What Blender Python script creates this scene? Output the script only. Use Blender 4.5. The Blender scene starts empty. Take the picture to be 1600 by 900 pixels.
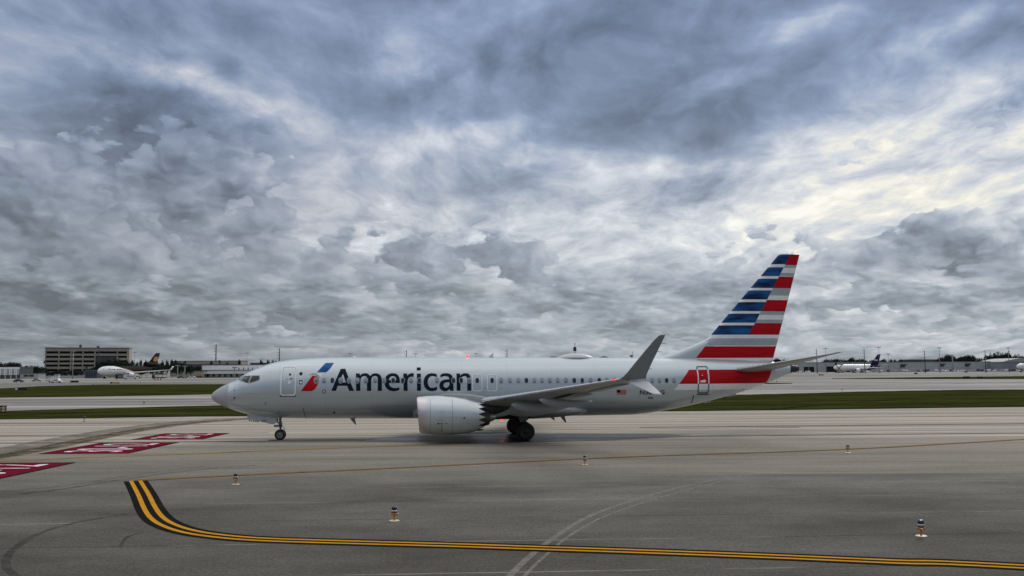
import bpy, bmesh, math, random
from math import pi, sin, cos, tan, radians, sqrt, exp
from mathutils import Vector, Matrix, Euler, noise as mnoise

random.seed(11)
SC = bpy.context.scene
COL = SC.collection

# ------------------------------------------------------------------ camera
F_PX, CAM_H, PITCH, ROLL = 1450.0, 4.43704, 0.0880926, -0.0046900
cam_d = bpy.data.cameras.new('camera')
cam = bpy.data.objects.new('camera', cam_d)
COL.objects.link(cam)
cam_d.sensor_fit = 'HORIZONTAL'
cam_d.sensor_width = 36.0
cam_d.lens = F_PX / 1600.0 * 36.0
cam_d.clip_start = 0.1
cam_d.clip_end = 20000.0
cam.matrix_world = Matrix.Translation((0, 0, CAM_H)) @ Matrix.Rotation(pi / 2 + PITCH, 4, 'X') @ Matrix.Rotation(ROLL, 4, 'Z')
SC.camera = cam
SC.view_settings.view_transform = 'Standard'
SC.view_settings.look = 'None'
SC.view_settings.gamma = 1.0
SC.view_settings.exposure = 0.0
SC.view_settings.use_curve_mapping = False
SC.render.engine = 'CYCLES'
SC.cycles.max_bounces = 6
SC.cycles.transparent_max_bounces = 12


# ------------------------------------------------------------------ node helper
class NT:
    def __init__(self, tree):
        self.t = tree
        self.n = tree.nodes
        self.l = tree.links
        self.dims = '3D'

    def _set(self, sock, v):
        if isinstance(v, bpy.types.NodeSocket):
            self.l.new(v, sock)
        elif v is not None:
            sock.default_value = v

    def math(self, op, a=None, b=None, c=None, clamp=False):
        m = self.n.new('ShaderNodeMath')
        m.operation = op
        m.use_clamp = clamp
        for i, v in enumerate((a, b, c)):
            if v is not None:
                self._set(m.inputs[i], v)
        return m.outputs[0]

    def vm(self, op, a=None, b=None, out=0):
        m = self.n.new('ShaderNodeVectorMath')
        m.operation = op
        for i, v in enumerate((a, b)):
            if v is not None:
                self._set(m.inputs[i], v)
        return m.outputs['Value'] if out == 'v' else m.outputs[0]

    def xyz(self, x=0.0, y=0.0, z=0.0):
        m = self.n.new('ShaderNodeCombineXYZ')
        for i, v in enumerate((x, y, z)):
            self._set(m.inputs[i], v)
        return m.outputs[0]

    def sep(self, v):
        m = self.n.new('ShaderNodeSeparateXYZ')
        self._set(m.inputs[0], v)
        return m.outputs

    def noise(self, vec, scale=1.0, detail=6.0, rough=0.55, dist=0.0, lac=2.0, color=False):
        m = self.n.new('ShaderNodeTexNoise')
        m.noise_dimensions = self.dims
        self._set(m.inputs['Vector'], vec)
        self._set(m.inputs['Scale'], scale)
        self._set(m.inputs['Detail'], detail)
        self._set(m.inputs['Roughness'], rough)
        self._set(m.inputs['Lacunarity'], lac)
        self._set(m.inputs['Distortion'], dist)
        return m.outputs['Color'] if color else m.outputs['Fac']

    def vor(self, vec, scale):
        m = self.n.new('ShaderNodeTexVoronoi')
        m.feature = 'SMOOTH_F1'
        m.voronoi_dimensions = '2D'
        self._set(m.inputs['Vector'], vec)
        self._set(m.inputs['Scale'], scale)
        m.inputs['Smoothness'].default_value = 0.35
        return m.outputs['Distance']

    def mapr(self, v, a, b, c=0.0, d=1.0, smooth=False):
        m = self.n.new('ShaderNodeMapRange')
        m.clamp = True
        if smooth:
            m.interpolation_type = 'SMOOTHSTEP'
        self._set(m.inputs['Value'], v)
        self._set(m.inputs['From Min'], a)
        self._set(m.inputs['From Max'], b)
        self._set(m.inputs['To Min'], c)
        self._set(m.inputs['To Max'], d)
        return m.outputs['Result']

    def ramp(self, v, stops, interp='LINEAR'):
        m = self.n.new('ShaderNodeValToRGB')
        m.color_ramp.interpolation = interp
        el = m.color_ramp.elements
        while len(el) < len(stops):
            el.new(0.5)
        for e, (p, c) in zip(el, stops):
            e.position = p
            e.color = (c[0], c[1], c[2], 1) if not isinstance(c, (int, float)) else (c, c, c, 1)
        self._set(m.inputs[0], v)
        return m.outputs[0]

    def mix(self, f, a, b, mode='MIX'):
        m = self.n.new('ShaderNodeMix')
        m.data_type = 'RGBA'
        m.blend_type = mode
        self._set(m.inputs[0], f)
        for i, v in ((6, a), (7, b)):
            if isinstance(v, (tuple, list)) and len(v) == 3:
                v = (v[0], v[1], v[2], 1)
            self._set(m.inputs[i], v)
        return m.outputs[2]

    def mixf(self, f, a, b):
        m = self.n.new('ShaderNodeMix')
        m.data_type = 'FLOAT'
        self._set(m.inputs[0], f)
        self._set(m.inputs[2], a)
        self._set(m.inputs[3], b)
        return m.outputs[0]


# ------------------------------------------------------------------ pixel <-> world helpers (photo frame 1600 x 900)
def ray(px, py):
    x = px - 800.0
    y = 450.0 - py
    c, s = cos(ROLL), sin(ROLL)
    a = x * c - y * s
    b = x * s + y * c
    c, s = cos(PITCH), sin(PITCH)
    return Vector((a, F_PX * c - b * s, F_PX * s + b * c))


def gnd(px, py, z=0.0):
    d = ray(px, py)
    k = (z - CAM_H) / d.z
    return Vector((d.x * k, d.y * k, z))


def at(px, py, Y):
    d = ray(px, py)
    k = Y / d.y
    return Vector((d.x * k, Y, CAM_H + d.z * k))


# ------------------------------------------------------------------ world: sky and clouds
SUN_AZ, SUN_EL = radians(27), radians(30)
W = bpy.data.worlds.new('World')
SC.world = W
W.use_nodes = True
W.node_tree.nodes.clear()
w = NT(W.node_tree)
w.dims = '3D'
D = w.n.new('ShaderNodeTexCoord').outputs['Generated']
D = w.vm('NORMALIZE', D)
X, Y_, Z = w.sep(D)[0:3]
az = w.math('ARCTAN2', X, Y_)
el = w.math('ARCSINE', Z)
AE = w.xyz(az, el, 0.0)


def ang(px, py):
    d = ray(px, py).normalized()
    return math.atan2(d.x, d.y), math.asin(d.z)


def splat(px, py, rx, ry, amp, rot=0.0):
    """a soft elliptical patch at one direction of the sky"""
    a0, e0 = ang(px, py)
    v = w.vm('SUBTRACT', WAE, (a0, e0, 0.0))
    if rot:
        m = w.n.new('ShaderNodeVectorRotate')
        m.rotation_type = 'Z_AXIS'
        w.l.new(v, m.inputs['Vector'])
        m.inputs['Angle'].default_value = -radians(rot)
        v = m.outputs[0]
    v = w.vm('MULTIPLY', v, (F_PX / rx, F_PX / ry, 0.0))
    r2 = w.vm('DOT_PRODUCT', v, v, out='v')
    g = w.math('POWER', 2.71828, w.math('MULTIPLY', r2, -1.0))
    return w.math('MULTIPLY', g, amp)


def splats(lst, start):
    acc = start
    for s in lst:
        acc = w.math('ADD', acc, splat(*s))
    return acc


# warped direction so that no patch keeps a geometric outline
wv = w.vm('MULTIPLY', AE, (5.0, 9.0, 1.0))
warp = w.noise(wv, 1.0, 4.0, 0.6, color=True)
warp = w.vm('MULTIPLY', w.vm('SUBTRACT', warp, (0.5, 0.5, 0.5)), (0.16, 0.075, 0.0))
WAE = w.vm('ADD', AE, warp)

# brightness of the cloud sheet, display-like values
eld = w.math('MULTIPLY', el, 180 / pi)
base = w.ramp(w.mapr(eld, 0.0, 20.0), [(0.0, 0.64), (0.10, 0.64), (0.22, 0.62), (0.38, 0.685), (0.55, 0.62), (0.70, 0.60), (1.0, 0.60)])
L = splats([
    # left
    (120, 430, 330, 75, -0.10), (60, 340, 260, 90, -0.09), (120, 500, 330, 60, -0.13), (0, 160, 160, 90, -0.03),
    (270, 225, 120, 80, -0.10), (330, 130, 210, 24, 0.20, -12), (90, 265, 150, 26, 0.17, -22), (90, 235, 90, 22, 0.08), (400, 230, 90, 40, -0.03),
    (250, 60, 200, 70, -0.03), (150, 20, 200, 60, 0.02), (650, 90, 110, 40, 0.13, -20), (420, 380, 120, 70, 0.03),
    # centre
    (560, 240, 150, 26, 0.10, 14), (620, 345, 220, 80, 0.10), (800, 160, 240, 80, -0.03), (760, 60, 220, 40, -0.04), (790, 205, 70, 18, 0.10, 10),
    (860, 245, 180, 26, 0.20, -2), (700, 225, 120, 16, 0.10, 10), (1010, 215, 200, 60, -0.05, 6), (1050, 130, 260, 60, -0.03), (930, 320, 230, 60, 0.09),
    (1040, 260, 90, 12, 0.10), (700, 440, 200, 60, 0.04), (1000, 400, 150, 50, 0.10),
    # right
    (1200, 320, 180, 70, 0.11), (1400, 290, 220, 80, 0.32, 8), (1560, 250, 160, 80, 0.28, 18), (1290, 200, 120, 60, 0.18, 30), (1490, 150, 140, 26, 0.13, 18),
    (1560, 190, 90, 30, -0.12), (1550, 340, 160, 60, 0.18), (1290, 30, 70, 20, 0.13), (1480, 45, 90, 22, 0.12, 22), (1590, 100, 80, 50, -0.08), (1430, 60, 200, 60, 0.02),
    (1300, 130, 110, 50, -0.04, 20), (1180, 90, 150, 20, 0.06, 25),
    (850, 385, 420, 55, 0.05), (1450, 390, 220, 60, 0.14), (900, 540, 500, 14, 0.10), (1300, 535, 330, 18, 0.13), (1250, 440, 200, 50, 0.03),
], base)

# large and fine structure on a cloud plane overhead (perspective squeezes it to the horizon)
L = w.math('SMOOTH_MIN', L, 0.865, 0.20)
den = w.math('ADD', w.math('ABSOLUTE', Z), 0.20)
PC = w.xyz(w.math('DIVIDE', X, den), w.math('MULTIPLY', w.math('DIVIDE', Y_, den), 0.62), 0.0)
PCw = w.vm('ADD', PC, w.vm('MULTIPLY', w.vm('SUBTRACT', w.noise(PC, 1.3, 4.0, 0.55, color=True), (0.5, 0.5, 0.5)), (0.55, 0.35, 0.0)))
n1 = w.noise(PCw, 1.9, 8.0, 0.50)
n2 = w.noise(w.vm('ADD', PCw, (3.1, 7.7, 0.0)), 6.0, 8.0, 0.64)
n3 = w.noise(w.vm('MULTIPLY', PCw, (1.0, 1.2, 1.0)), 13.0, 6.0, 0.6)
n1s = w.noise(w.vm('ADD', PCw, (0.05, 0.035, 0.0)), 1.9, 8.0, 0.50)
lit1 = w.math('SUBTRACT', n1, n1s)
# ragged and lively where the light comes through, smooth in the thick grey sheet
live = w.mapr(L, 0.56, 0.80, 0.55, 1.2, True)
L = w.math('ADD', L, w.math('MULTIPLY', w.math('SUBTRACT', n1, 0.5), 0.22))
L = w.math('ADD', L, w.math('MULTIPLY', w.math('MULTIPLY', w.math('SUBTRACT', n2, 0.5), 0.42), live))
L = w.math('ADD', L, w.math('MULTIPLY', w.math('MULTIPLY', w.math('SUBTRACT', n3, 0.5), 0.22), live))
L = w.math('ADD', L, w.math('MULTIPLY', lit1, 0.8))


# heaped clouds: two decks of cumulus in front of the sheet
def cumulus(Lin, scale, sq, off, mask_lst, mask0, lo, hi, dark, light, soft=0.10, amt=1.0):
    sv = w.vm('ADD', w.vm('MULTIPLY', AE, (scale, scale * sq, 0.0)), (off, off * 0.7, off))
    sv = w.vm('ADD', sv, w.vm('MULTIPLY', w.vm('SUBTRACT', w.noise(sv, 2.6, 4.0, 0.6, color=True), (0.5, 0.5, 0.5)), (0.34, 0.30, 0.0)))
    def dn(v):
        f = w.noise(v, 1.0, 8.0, 0.57)
        p = w.vor(v, 2.3)
        q = w.vor(v, 5.9)
        t = w.math('ADD', f, w.math('MULTIPLY', w.math('SUBTRACT', 0.42, p), 0.18))
        return w.math('ADD', t, w.math('MULTIPLY', w.math('SUBTRACT', 0.42, q), 0.12))
    a = dn(sv)
    b = dn(w.vm('ADD', sv, (0.13, 0.20, 0.0)))
    b2 = dn(w.vm('ADD', sv, (0.035, 0.055, 0.0)))
    m = splats(mask_lst, mask0)
    dens = w.math('ADD', a, m)
    cov = w.mapr(dens, 0.5, 0.5 + soft, 0.0, amt, smooth=True)
    band = w.math('MULTIPLY', w.mapr(eld, lo[0], lo[1], 0, 1, True), w.mapr(eld, hi[0], hi[1], 1, 0, True))
    cov = w.math('MULTIPLY', cov, band)
    lit = w.math('ADD', w.math('MULTIPLY', w.math('SUBTRACT', a, b), 2.2), w.math('MULTIPLY', w.math('SUBTRACT', a, b2), 1.5))
    thin = w.mapr(dens, 0.5, 0.72, 0.35, 0.0)
    lit = w.math('ADD', w.math('ADD', lit, thin), 0.30, clamp=True)
    Lc = w.mixf(lit, dark, light)
    return w.mixf(cov, Lin, Lc), cov


fade_r = w.mapr(az, -0.45, 0.35, 0.0, 1.0)
L, c1 = cumulus(L, 7.5, 1.5, 4.3, [
    (90, 370, 300, 90, 0.16), (230, 230, 150, 70, 0.12), (620, 320, 260, 70, -0.10), (900, 300, 320, 80, -0.16), (1200, 290, 330, 70, -0.2),
    (1390, 385, 90, 40, 0.15, 30), (1520, 405, 110, 36, 0.16), (1490, 340, 110, 20, 0.13), (1290, 400, 60, 40, 0.04), (1450, 450, 300, 26, -0.08), (1600, 300, 200, 50, -0.2), (800, 120, 900, 120, -0.25)],
    0.04, (1.0, 3.0), (13.0, 17.0), w.mixf(fade_r, 0.44, 0.47), w.mixf(fade_r, 0.72, 0.88), 0.045, 0.95)
L, c2 = cumulus(L, 9.5, 2.7, 9.1, [
    (100, 470, 300, 60, 0.14), (750, 470, 500, 45, 0.07), (1300, 470, 400, 45, 0.09), (900, 330, 900, 70, -0.14)],
    0.06, (0.6, 2.0), (4.8, 6.6), w.mixf(fade_r, 0.43, 0.54), w.mixf(fade_r, 0.70, 0.88), 0.045, 0.92)
L, c3 = cumulus(L, 12.0, 5.5, 2.2, [(100, 520, 260, 30, 0.05)],
    0.0, (0.2, 0.9), (2.2, 3.6), w.mixf(fade_r, 0.45, 0.56), w.mixf(fade_r, 0.62, 0.78), 0.12, 0.8)
L = w.math('MAXIMUM', L, 0.30)
L = w.math('MINIMUM', L, 0.985)

lin = w.math('POWER', L, 2.2)
tint_el = w.ramp(w.mapr(eld, 0.0, 21.0), [(0.0, (0.90, 1.0, 1.09)), (0.25, (0.87, 0.995, 1.14)), (0.5, (0.83, 0.97, 1.21)), (0.72, (0.74, 0.94, 1.33)), (1.0, (0.71, 0.93, 1.38))])
warmf = w.mapr(L, 0.80, 0.96, 0.0, 1.0, True)
tint = w.mix(w.mapr(L, 0.62, 0.82, 0.0, 0.7, True), tint_el, (0.97, 1.0, 1.04, 1))
tint = w.mix(w.math('MULTIPLY', warmf, w.mapr(az, 0.0, 0.40, 0.25, 1.0)), tint, (1.03, 1.0, 0.89, 1))
tint = w.mix(w.mapr(eld, 24.0, 40.0), tint, (1.0, 1.0, 1.0, 1))
pink = w.math('MULTIPLY', w.mapr(L, 0.55, 0.72, 0, 1, True), w.mapr(az, -0.30, 0.0, 0.25, 0.0))
tint = w.mix(pink, tint, (1.03, 0.985, 1.03, 1))
cloudcol = w.vm('MULTIPLY', tint, w.xyz(lin, lin, lin))
# the overcast is brighter higher up, outside the frame
boost = w.ramp(w.mapr(eld, 23.0, 80.0), [(0.0, 1.0 / 3.9), (0.25, 2.7 / 3.9), (1.0, 1.0)])
boost = w.math('MULTIPLY', w.math('MULTIPLY', boost, 3.9), w.mapr(Y_, -0.5, 0.3, 0.75, 1.0))
cloudcol = w.vm('MULTIPLY', cloudcol, w.xyz(boost, boost, boost))

sky = w.n.new('ShaderNodeTexSky')
sky.sky_type = 'NISHITA'
sky.sun_disc = False
sky.sun_elevation = SUN_EL
sky.sun_rotation = SUN_AZ
bg1 = w.n.new('ShaderNodeBackground')
w.l.new(sky.outputs[0], bg1.inputs[0])
bg1.inputs[1].default_value = 0.07
bg2 = w.n.new('ShaderNodeBackground')
w.l.new(cloudcol, bg2.inputs[0])
bg2.inputs[1].default_value = 1.0
# blue openings
gap = splats([(20, 308, 60, 12, 0.9), (590, 282, 45, 12, 0.8), (770, 320, 60, 12, 0.35), (480, 398, 60, 14, 0.35), (770, 445, 60, 10, 0.4)], 0.0)
gap = w.math('MULTIPLY', gap, w.mapr(n2, 0.40, 0.58, 1, 0, True), clamp=True)
cover = w.math('SUBTRACT', 1.0, w.math('MULTIPLY', gap, 0.7), clamp=True)
mx = w.n.new('ShaderNodeMixShader')
w.l.new(cover, mx.inputs[0])
w.l.new(bg1.outputs[0], mx.inputs[1])
w.l.new(bg2.outputs[0], mx.inputs[2])
wo = w.n.new('ShaderNodeOutputWorld')
w.l.new(mx.outputs[0], wo.inputs[0])
W.cycles.sampling_method = 'MANUAL'
W.cycles.sample_map_resolution = 512

# ------------------------------------------------------------------ sun, spread wide by the cloud
sun_d = bpy.data.lights.new('sun', 'SUN')
sun_d.energy = 1.0
sun_d.angle = radians(14)
sun_d.color = (1.0, 0.95, 0.87)
sun = bpy.data.objects.new('sun', sun_d)
COL.objects.link(sun)
sdir = Vector((sin(SUN_AZ) * cos(SUN_EL), cos(SUN_AZ) * cos(SUN_EL), sin(SUN_EL)))
sun.rotation_euler = (-sdir).to_track_quat('-Z', 'Y').to_euler()

# ------------------------------------------------------------------ mesh helpers
class MB:
    def __init__(self):
        self.v, self.f, self.m, self.s = [], [], [], []

    def add(self, vs, fs, mi=0, sm=False):
        o = len(self.v)
        self.v += [tuple(p) for p in vs]
        for f in fs:
            self.f.append([i + o for i in f])
            self.m.append(mi)
            self.s.append(sm)

    def box(self, x0, x1, y0, y1, z0, z1, mi=0):
        vs = [(x, y, z) for z in (z0, z1) for y in (y0, y1) for x in (x0, x1)]
        self.add(vs, [(0, 2, 3, 1), (4, 5, 7, 6), (0, 1, 5, 4), (2, 6, 7, 3), (0, 4, 6, 2), (1, 3, 7, 5)], mi)

    def loft(self, rings, mi=0, sm=True, cap0=True, cap1=True, closed=True):
        n = len(rings[0])
        vs = [p for r in rings for p in r]
        fs = []
        for i in range(len(rings) - 1):
            for j in range(n if closed else n - 1):
                k = (j + 1) % n
                fs.append((i * n + j, i * n + k, (i + 1) * n + k, (i + 1) * n + j))
        self.add(vs, fs, mi, sm)
        o = len(self.v) - len(vs)
        if cap0:
            self.f.append([o + j for j in reversed(range(n))]); self.m.append(mi); self.s.append(False)
        if cap1:
            self.f.append([o + (len(rings) - 1) * n + j for j in range(n)]); self.m.append(mi); self.s.append(False)

    def lathe_x(self, prof, cy, cz, n=32, mi=0, cap0=False, cap1=False):
        self.loft([[(x, cy + r * cos(2 * pi * j / n), cz + r * sin(2 * pi * j / n)) for j in range(n)] for x, r in prof], mi, True, cap0, cap1)

    def lathe_z(self, prof, cx=0, cy=0, n=20, mi=0, cap0=True, cap1=True, sm=True):
        self.loft([[(cx + r * cos(2 * pi * j / n), cy + r * sin(2 * pi * j / n), z) for j in range(n)] for z, r in prof], mi, sm, cap0, cap1)

    def lathe_y(self, prof, cx, cz, n=28, mi=0, cap0=True, cap1=True):
        self.loft([[(cx + r * cos(2 * pi * j / n), y, cz + r * sin(2 * pi * j / n)) for j in range(n)] for y, r in prof], mi, True, cap0, cap1)

    def tube(self, pts, r, n=8, mi=0):
        pts = [Vector(p) for p in pts]
        rs = r if isinstance(r, (list, tuple)) else [r] * len(pts)
        rings = []
        for i, p in enumerate(pts):
            d = (pts[min(i + 1, len(pts) - 1)] - pts[max(i - 1, 0)]).normalized()
            a = d.cross(Vector((0, 0, 1)) if abs(d.z) < 0.9 else Vector((1, 0, 0))).normalized()
            b = d.cross(a)
            rings.append([p + (a * cos(2 * pi * j / n) + b * sin(2 * pi * j / n)) * rs[i] for j in range(n)])
        self.loft(rings, mi)

    def prism(self, pts, vec, mi=0):
        """flat polygon pts (3D) pushed along vec"""
        pts = [Vector(p) for p in pts]
        vec = Vector(vec)
        n = len(pts)
        vs = pts + [p + vec for p in pts]
        fs = [tuple(reversed(range(n))), tuple(range(n, 2 * n))] + [(i, (i + 1) % n, n + (i + 1) % n, n + i) for i in range(n)]
        self.add(vs, fs, mi)

    def build(self, name, mats, parent=None, loc=None, rz=0.0, bevel=0.0, cuts=None, classify=None):
        me = bpy.data.meshes.new(name)
        me.from_pydata(self.v, [], self.f)
        me.polygons.foreach_set('material_index', self.m)
        me.polygons.foreach_set('use_smooth', self.s)
        for m in (mats if isinstance(mats, (list, tuple)) else [mats]):
            me.materials.append(m)
        bm = bmesh.new()
        bm.from_mesh(me)
        bmesh.ops.recalc_face_normals(bm, faces=bm.faces)
        if bevel:
            bmesh.ops.bevel(bm, geom=bm.edges[:], offset=bevel, segments=1, affect='EDGES', profile=0.5)
        for co, no in (cuts or []):
            bmesh.ops.bisect_plane(bm, geom=bm.verts[:] + bm.edges[:] + bm.faces[:], plane_co=co, plane_no=no, dist=1e-5)
        if classify:
            for f in bm.faces:
                k = classify(f.calc_center_median(), f)
                if k is not None:
                    f.material_index = k
        bm.to_mesh(me)
        bm.free()
        me.update()
        o = bpy.data.objects.new(name, me)
        COL.objects.link(o)
        if parent:
            o.parent = parent
        if loc is not None:
            o.location = loc
        o.rotation_euler = (0, 0, rz)
        return o


def empty(name, label, cat, loc=(0, 0, 0), rz=0.0, group=None):
    o = bpy.data.objects.new(name, None)
    COL.objects.link(o)
    o.location = loc
    o.rotation_euler = (0, 0, rz)
    o.empty_display_size = 0.3
    tag(o, label, cat, group)
    return o


def tag(o, label=None, cat=None, group=None, kind=None):
    if label: o['label'] = label
    if cat: o['category'] = cat
    if group: o['group'] = group
    if kind: o['kind'] = kind
    return o


def dup(root, loc, rz=0.0, label=None, group=None, scale=None):
    r = root.copy()
    COL.objects.link(r)
    r.location = loc
    r.rotation_euler = (0, 0, rz)
    if scale:
        r.scale = scale
    if label: r['label'] = label
    if group: r['group'] = group
    for ch in list(root.children):
        c = ch.copy(); COL.objects.link(c); c.parent = r
        for g in ch.children:
            d = g.copy(); COL.objects.link(d); d.parent = c
    return r


def pchip(tab):
    xs = [p[0] for p in tab]; ys = [p[1] for p in tab]
    n = len(xs)
    h = [xs[i + 1] - xs[i] for i in range(n - 1)]
    dl = [(ys[i + 1] - ys[i]) / h[i] for i in range(n - 1)]
    m = [dl[0]] + [0 if dl[i - 1] * dl[i] <= 0 else 2 * dl[i - 1] * dl[i] / (dl[i - 1] + dl[i]) for i in range(1, n - 1)] + [dl[-1]]

    def f(x):
        if x <= xs[0]: return ys[0]
        if x >= xs[-1]: return ys[-1]
        i = 0
        while x > xs[i + 1]: i += 1
        t = (x - xs[i]) / h[i]
        return (2 * t**3 - 3 * t**2 + 1) * ys[i] + (t**3 - 2 * t**2 + t) * h[i] * m[i] + (-2 * t**3 + 3 * t**2) * ys[i + 1] + (t**3 - t**2) * h[i] * m[i + 1]
    return f


# ------------------------------------------------------------------ materials
MATS = {}


def mat(name, col, rough=0.5, metal=0.0, var=0.12, vscale=3.0, bump=0.0, bscale=40.0, coat=0.0, emit=None, estr=0.0, spec=0.5, stretch=(1, 1, 1), var2=0.0):
    if name in MATS:
        return MATS[name]
    m = bpy.data.materials.new(name)
    m.use_nodes = True
    t = NT(m.node_tree)
    b = t.n['Principled BSDF']
    co = t.n.new('ShaderNodeTexCoord').outputs['Object']
    co = t.vm('MULTIPLY', co, stretch)
    nz = t.noise(co, vscale, 6.0, 0.6)
    f = t.mapr(nz, 0.3, 0.7, 1 - var, 1 + var)
    c = t.vm('MULTIPLY', (col[0], col[1], col[2]), t.xyz(f, f, f))
    if var2:
        g = t.mapr(t.noise(co, vscale * 9, 5.0, 0.65), 0.3, 0.7, 1 - var2, 1 + var2)
        c = t.vm('MULTIPLY', c, t.xyz(g, g, g))
    t.l.new(c, b.inputs['Base Color'])
    r = t.mapr(nz, 0.3, 0.7, max(0.02, rough - 0.08), min(1, rough + 0.08))
    t.l.new(r, b.inputs['Roughness'])
    b.inputs['Metallic'].default_value = metal
    b.inputs['Specular IOR Level'].default_value = spec
    if coat:
        b.inputs['Coat Weight'].default_value = coat
        b.inputs['Coat Roughness'].default_value = 0.08
    if bump:
        bp = t.n.new('ShaderNodeBump')
        bp.inputs['Strength'].default_value = bump
        bp.inputs['Distance'].default_value = 0.02
        t.l.new(t.noise(co, bscale, 6.0, 0.6), bp.inputs['Height'])
        t.l.new(bp.outputs[0], b.inputs['Normal'])
    if emit:
        b.inputs['Emission Color'].default_value = (*emit, 1)
        b.inputs['Emission Strength'].default_value = estr
    MATS[name] = m
    return m


M_WHITE = mat('white_paint', (0.78, 0.79, 0.80), 0.35, coat=0.3)
M_BLACK = mat('black_paint', (0.02, 0.02, 0.022), 0.45)
M_DARK = mat('dark_metal', (0.035, 0.035, 0.038), 0.45, 0.5)
M_RUBBER = mat('tyre_rubber', (0.018, 0.018, 0.018), 0.75, bump=0.3)
M_STEEL = mat('steel', (0.45, 0.46, 0.47), 0.32, 0.85)
M_GLASS = mat('dark_glass', (0.02, 0.028, 0.032), 0.08, 0.0, var=0.3)
M_YEL = mat('yellow_paint', (0.62, 0.33, 0.03), 0.6, var=0.18, vscale=2.0, var2=0.15)
M_ORANGE = mat('orange_paint', (0.50, 0.17, 0.015), 0.5)
M_CREAM = mat('cream_paint', (0.75, 0.62, 0.40), 0.5)


# ------------------------------------------------------------------ ground
def ground_mat(name, builder, rough=0.75, spec=0.35):
    m = bpy.data.materials.new(name)
    m.use_nodes = True
    t = NT(m.node_tree)
    b = t.n['Principled BSDF']
    pos = t.n.new('ShaderNodeNewGeometry').outputs['Position']
    col, rg, height, strength = builder(t, pos)
    t.l.new(col, b.inputs['Base Color'])
    t._set(b.inputs['Roughness'], rg)
    b.inputs['Specular IOR Level'].default_value = spec
    if height is not None:
        bp = t.n.new('ShaderNodeBump')
        bp.inputs['Strength'].default_value = strength
        bp.inputs['Distance'].default_value = 0.01
        t.l.new(height, bp.inputs['Height'])
        t.l.new(bp.outputs[0], b.inputs['Normal'])
    MATS[name] = m
    return m


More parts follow.
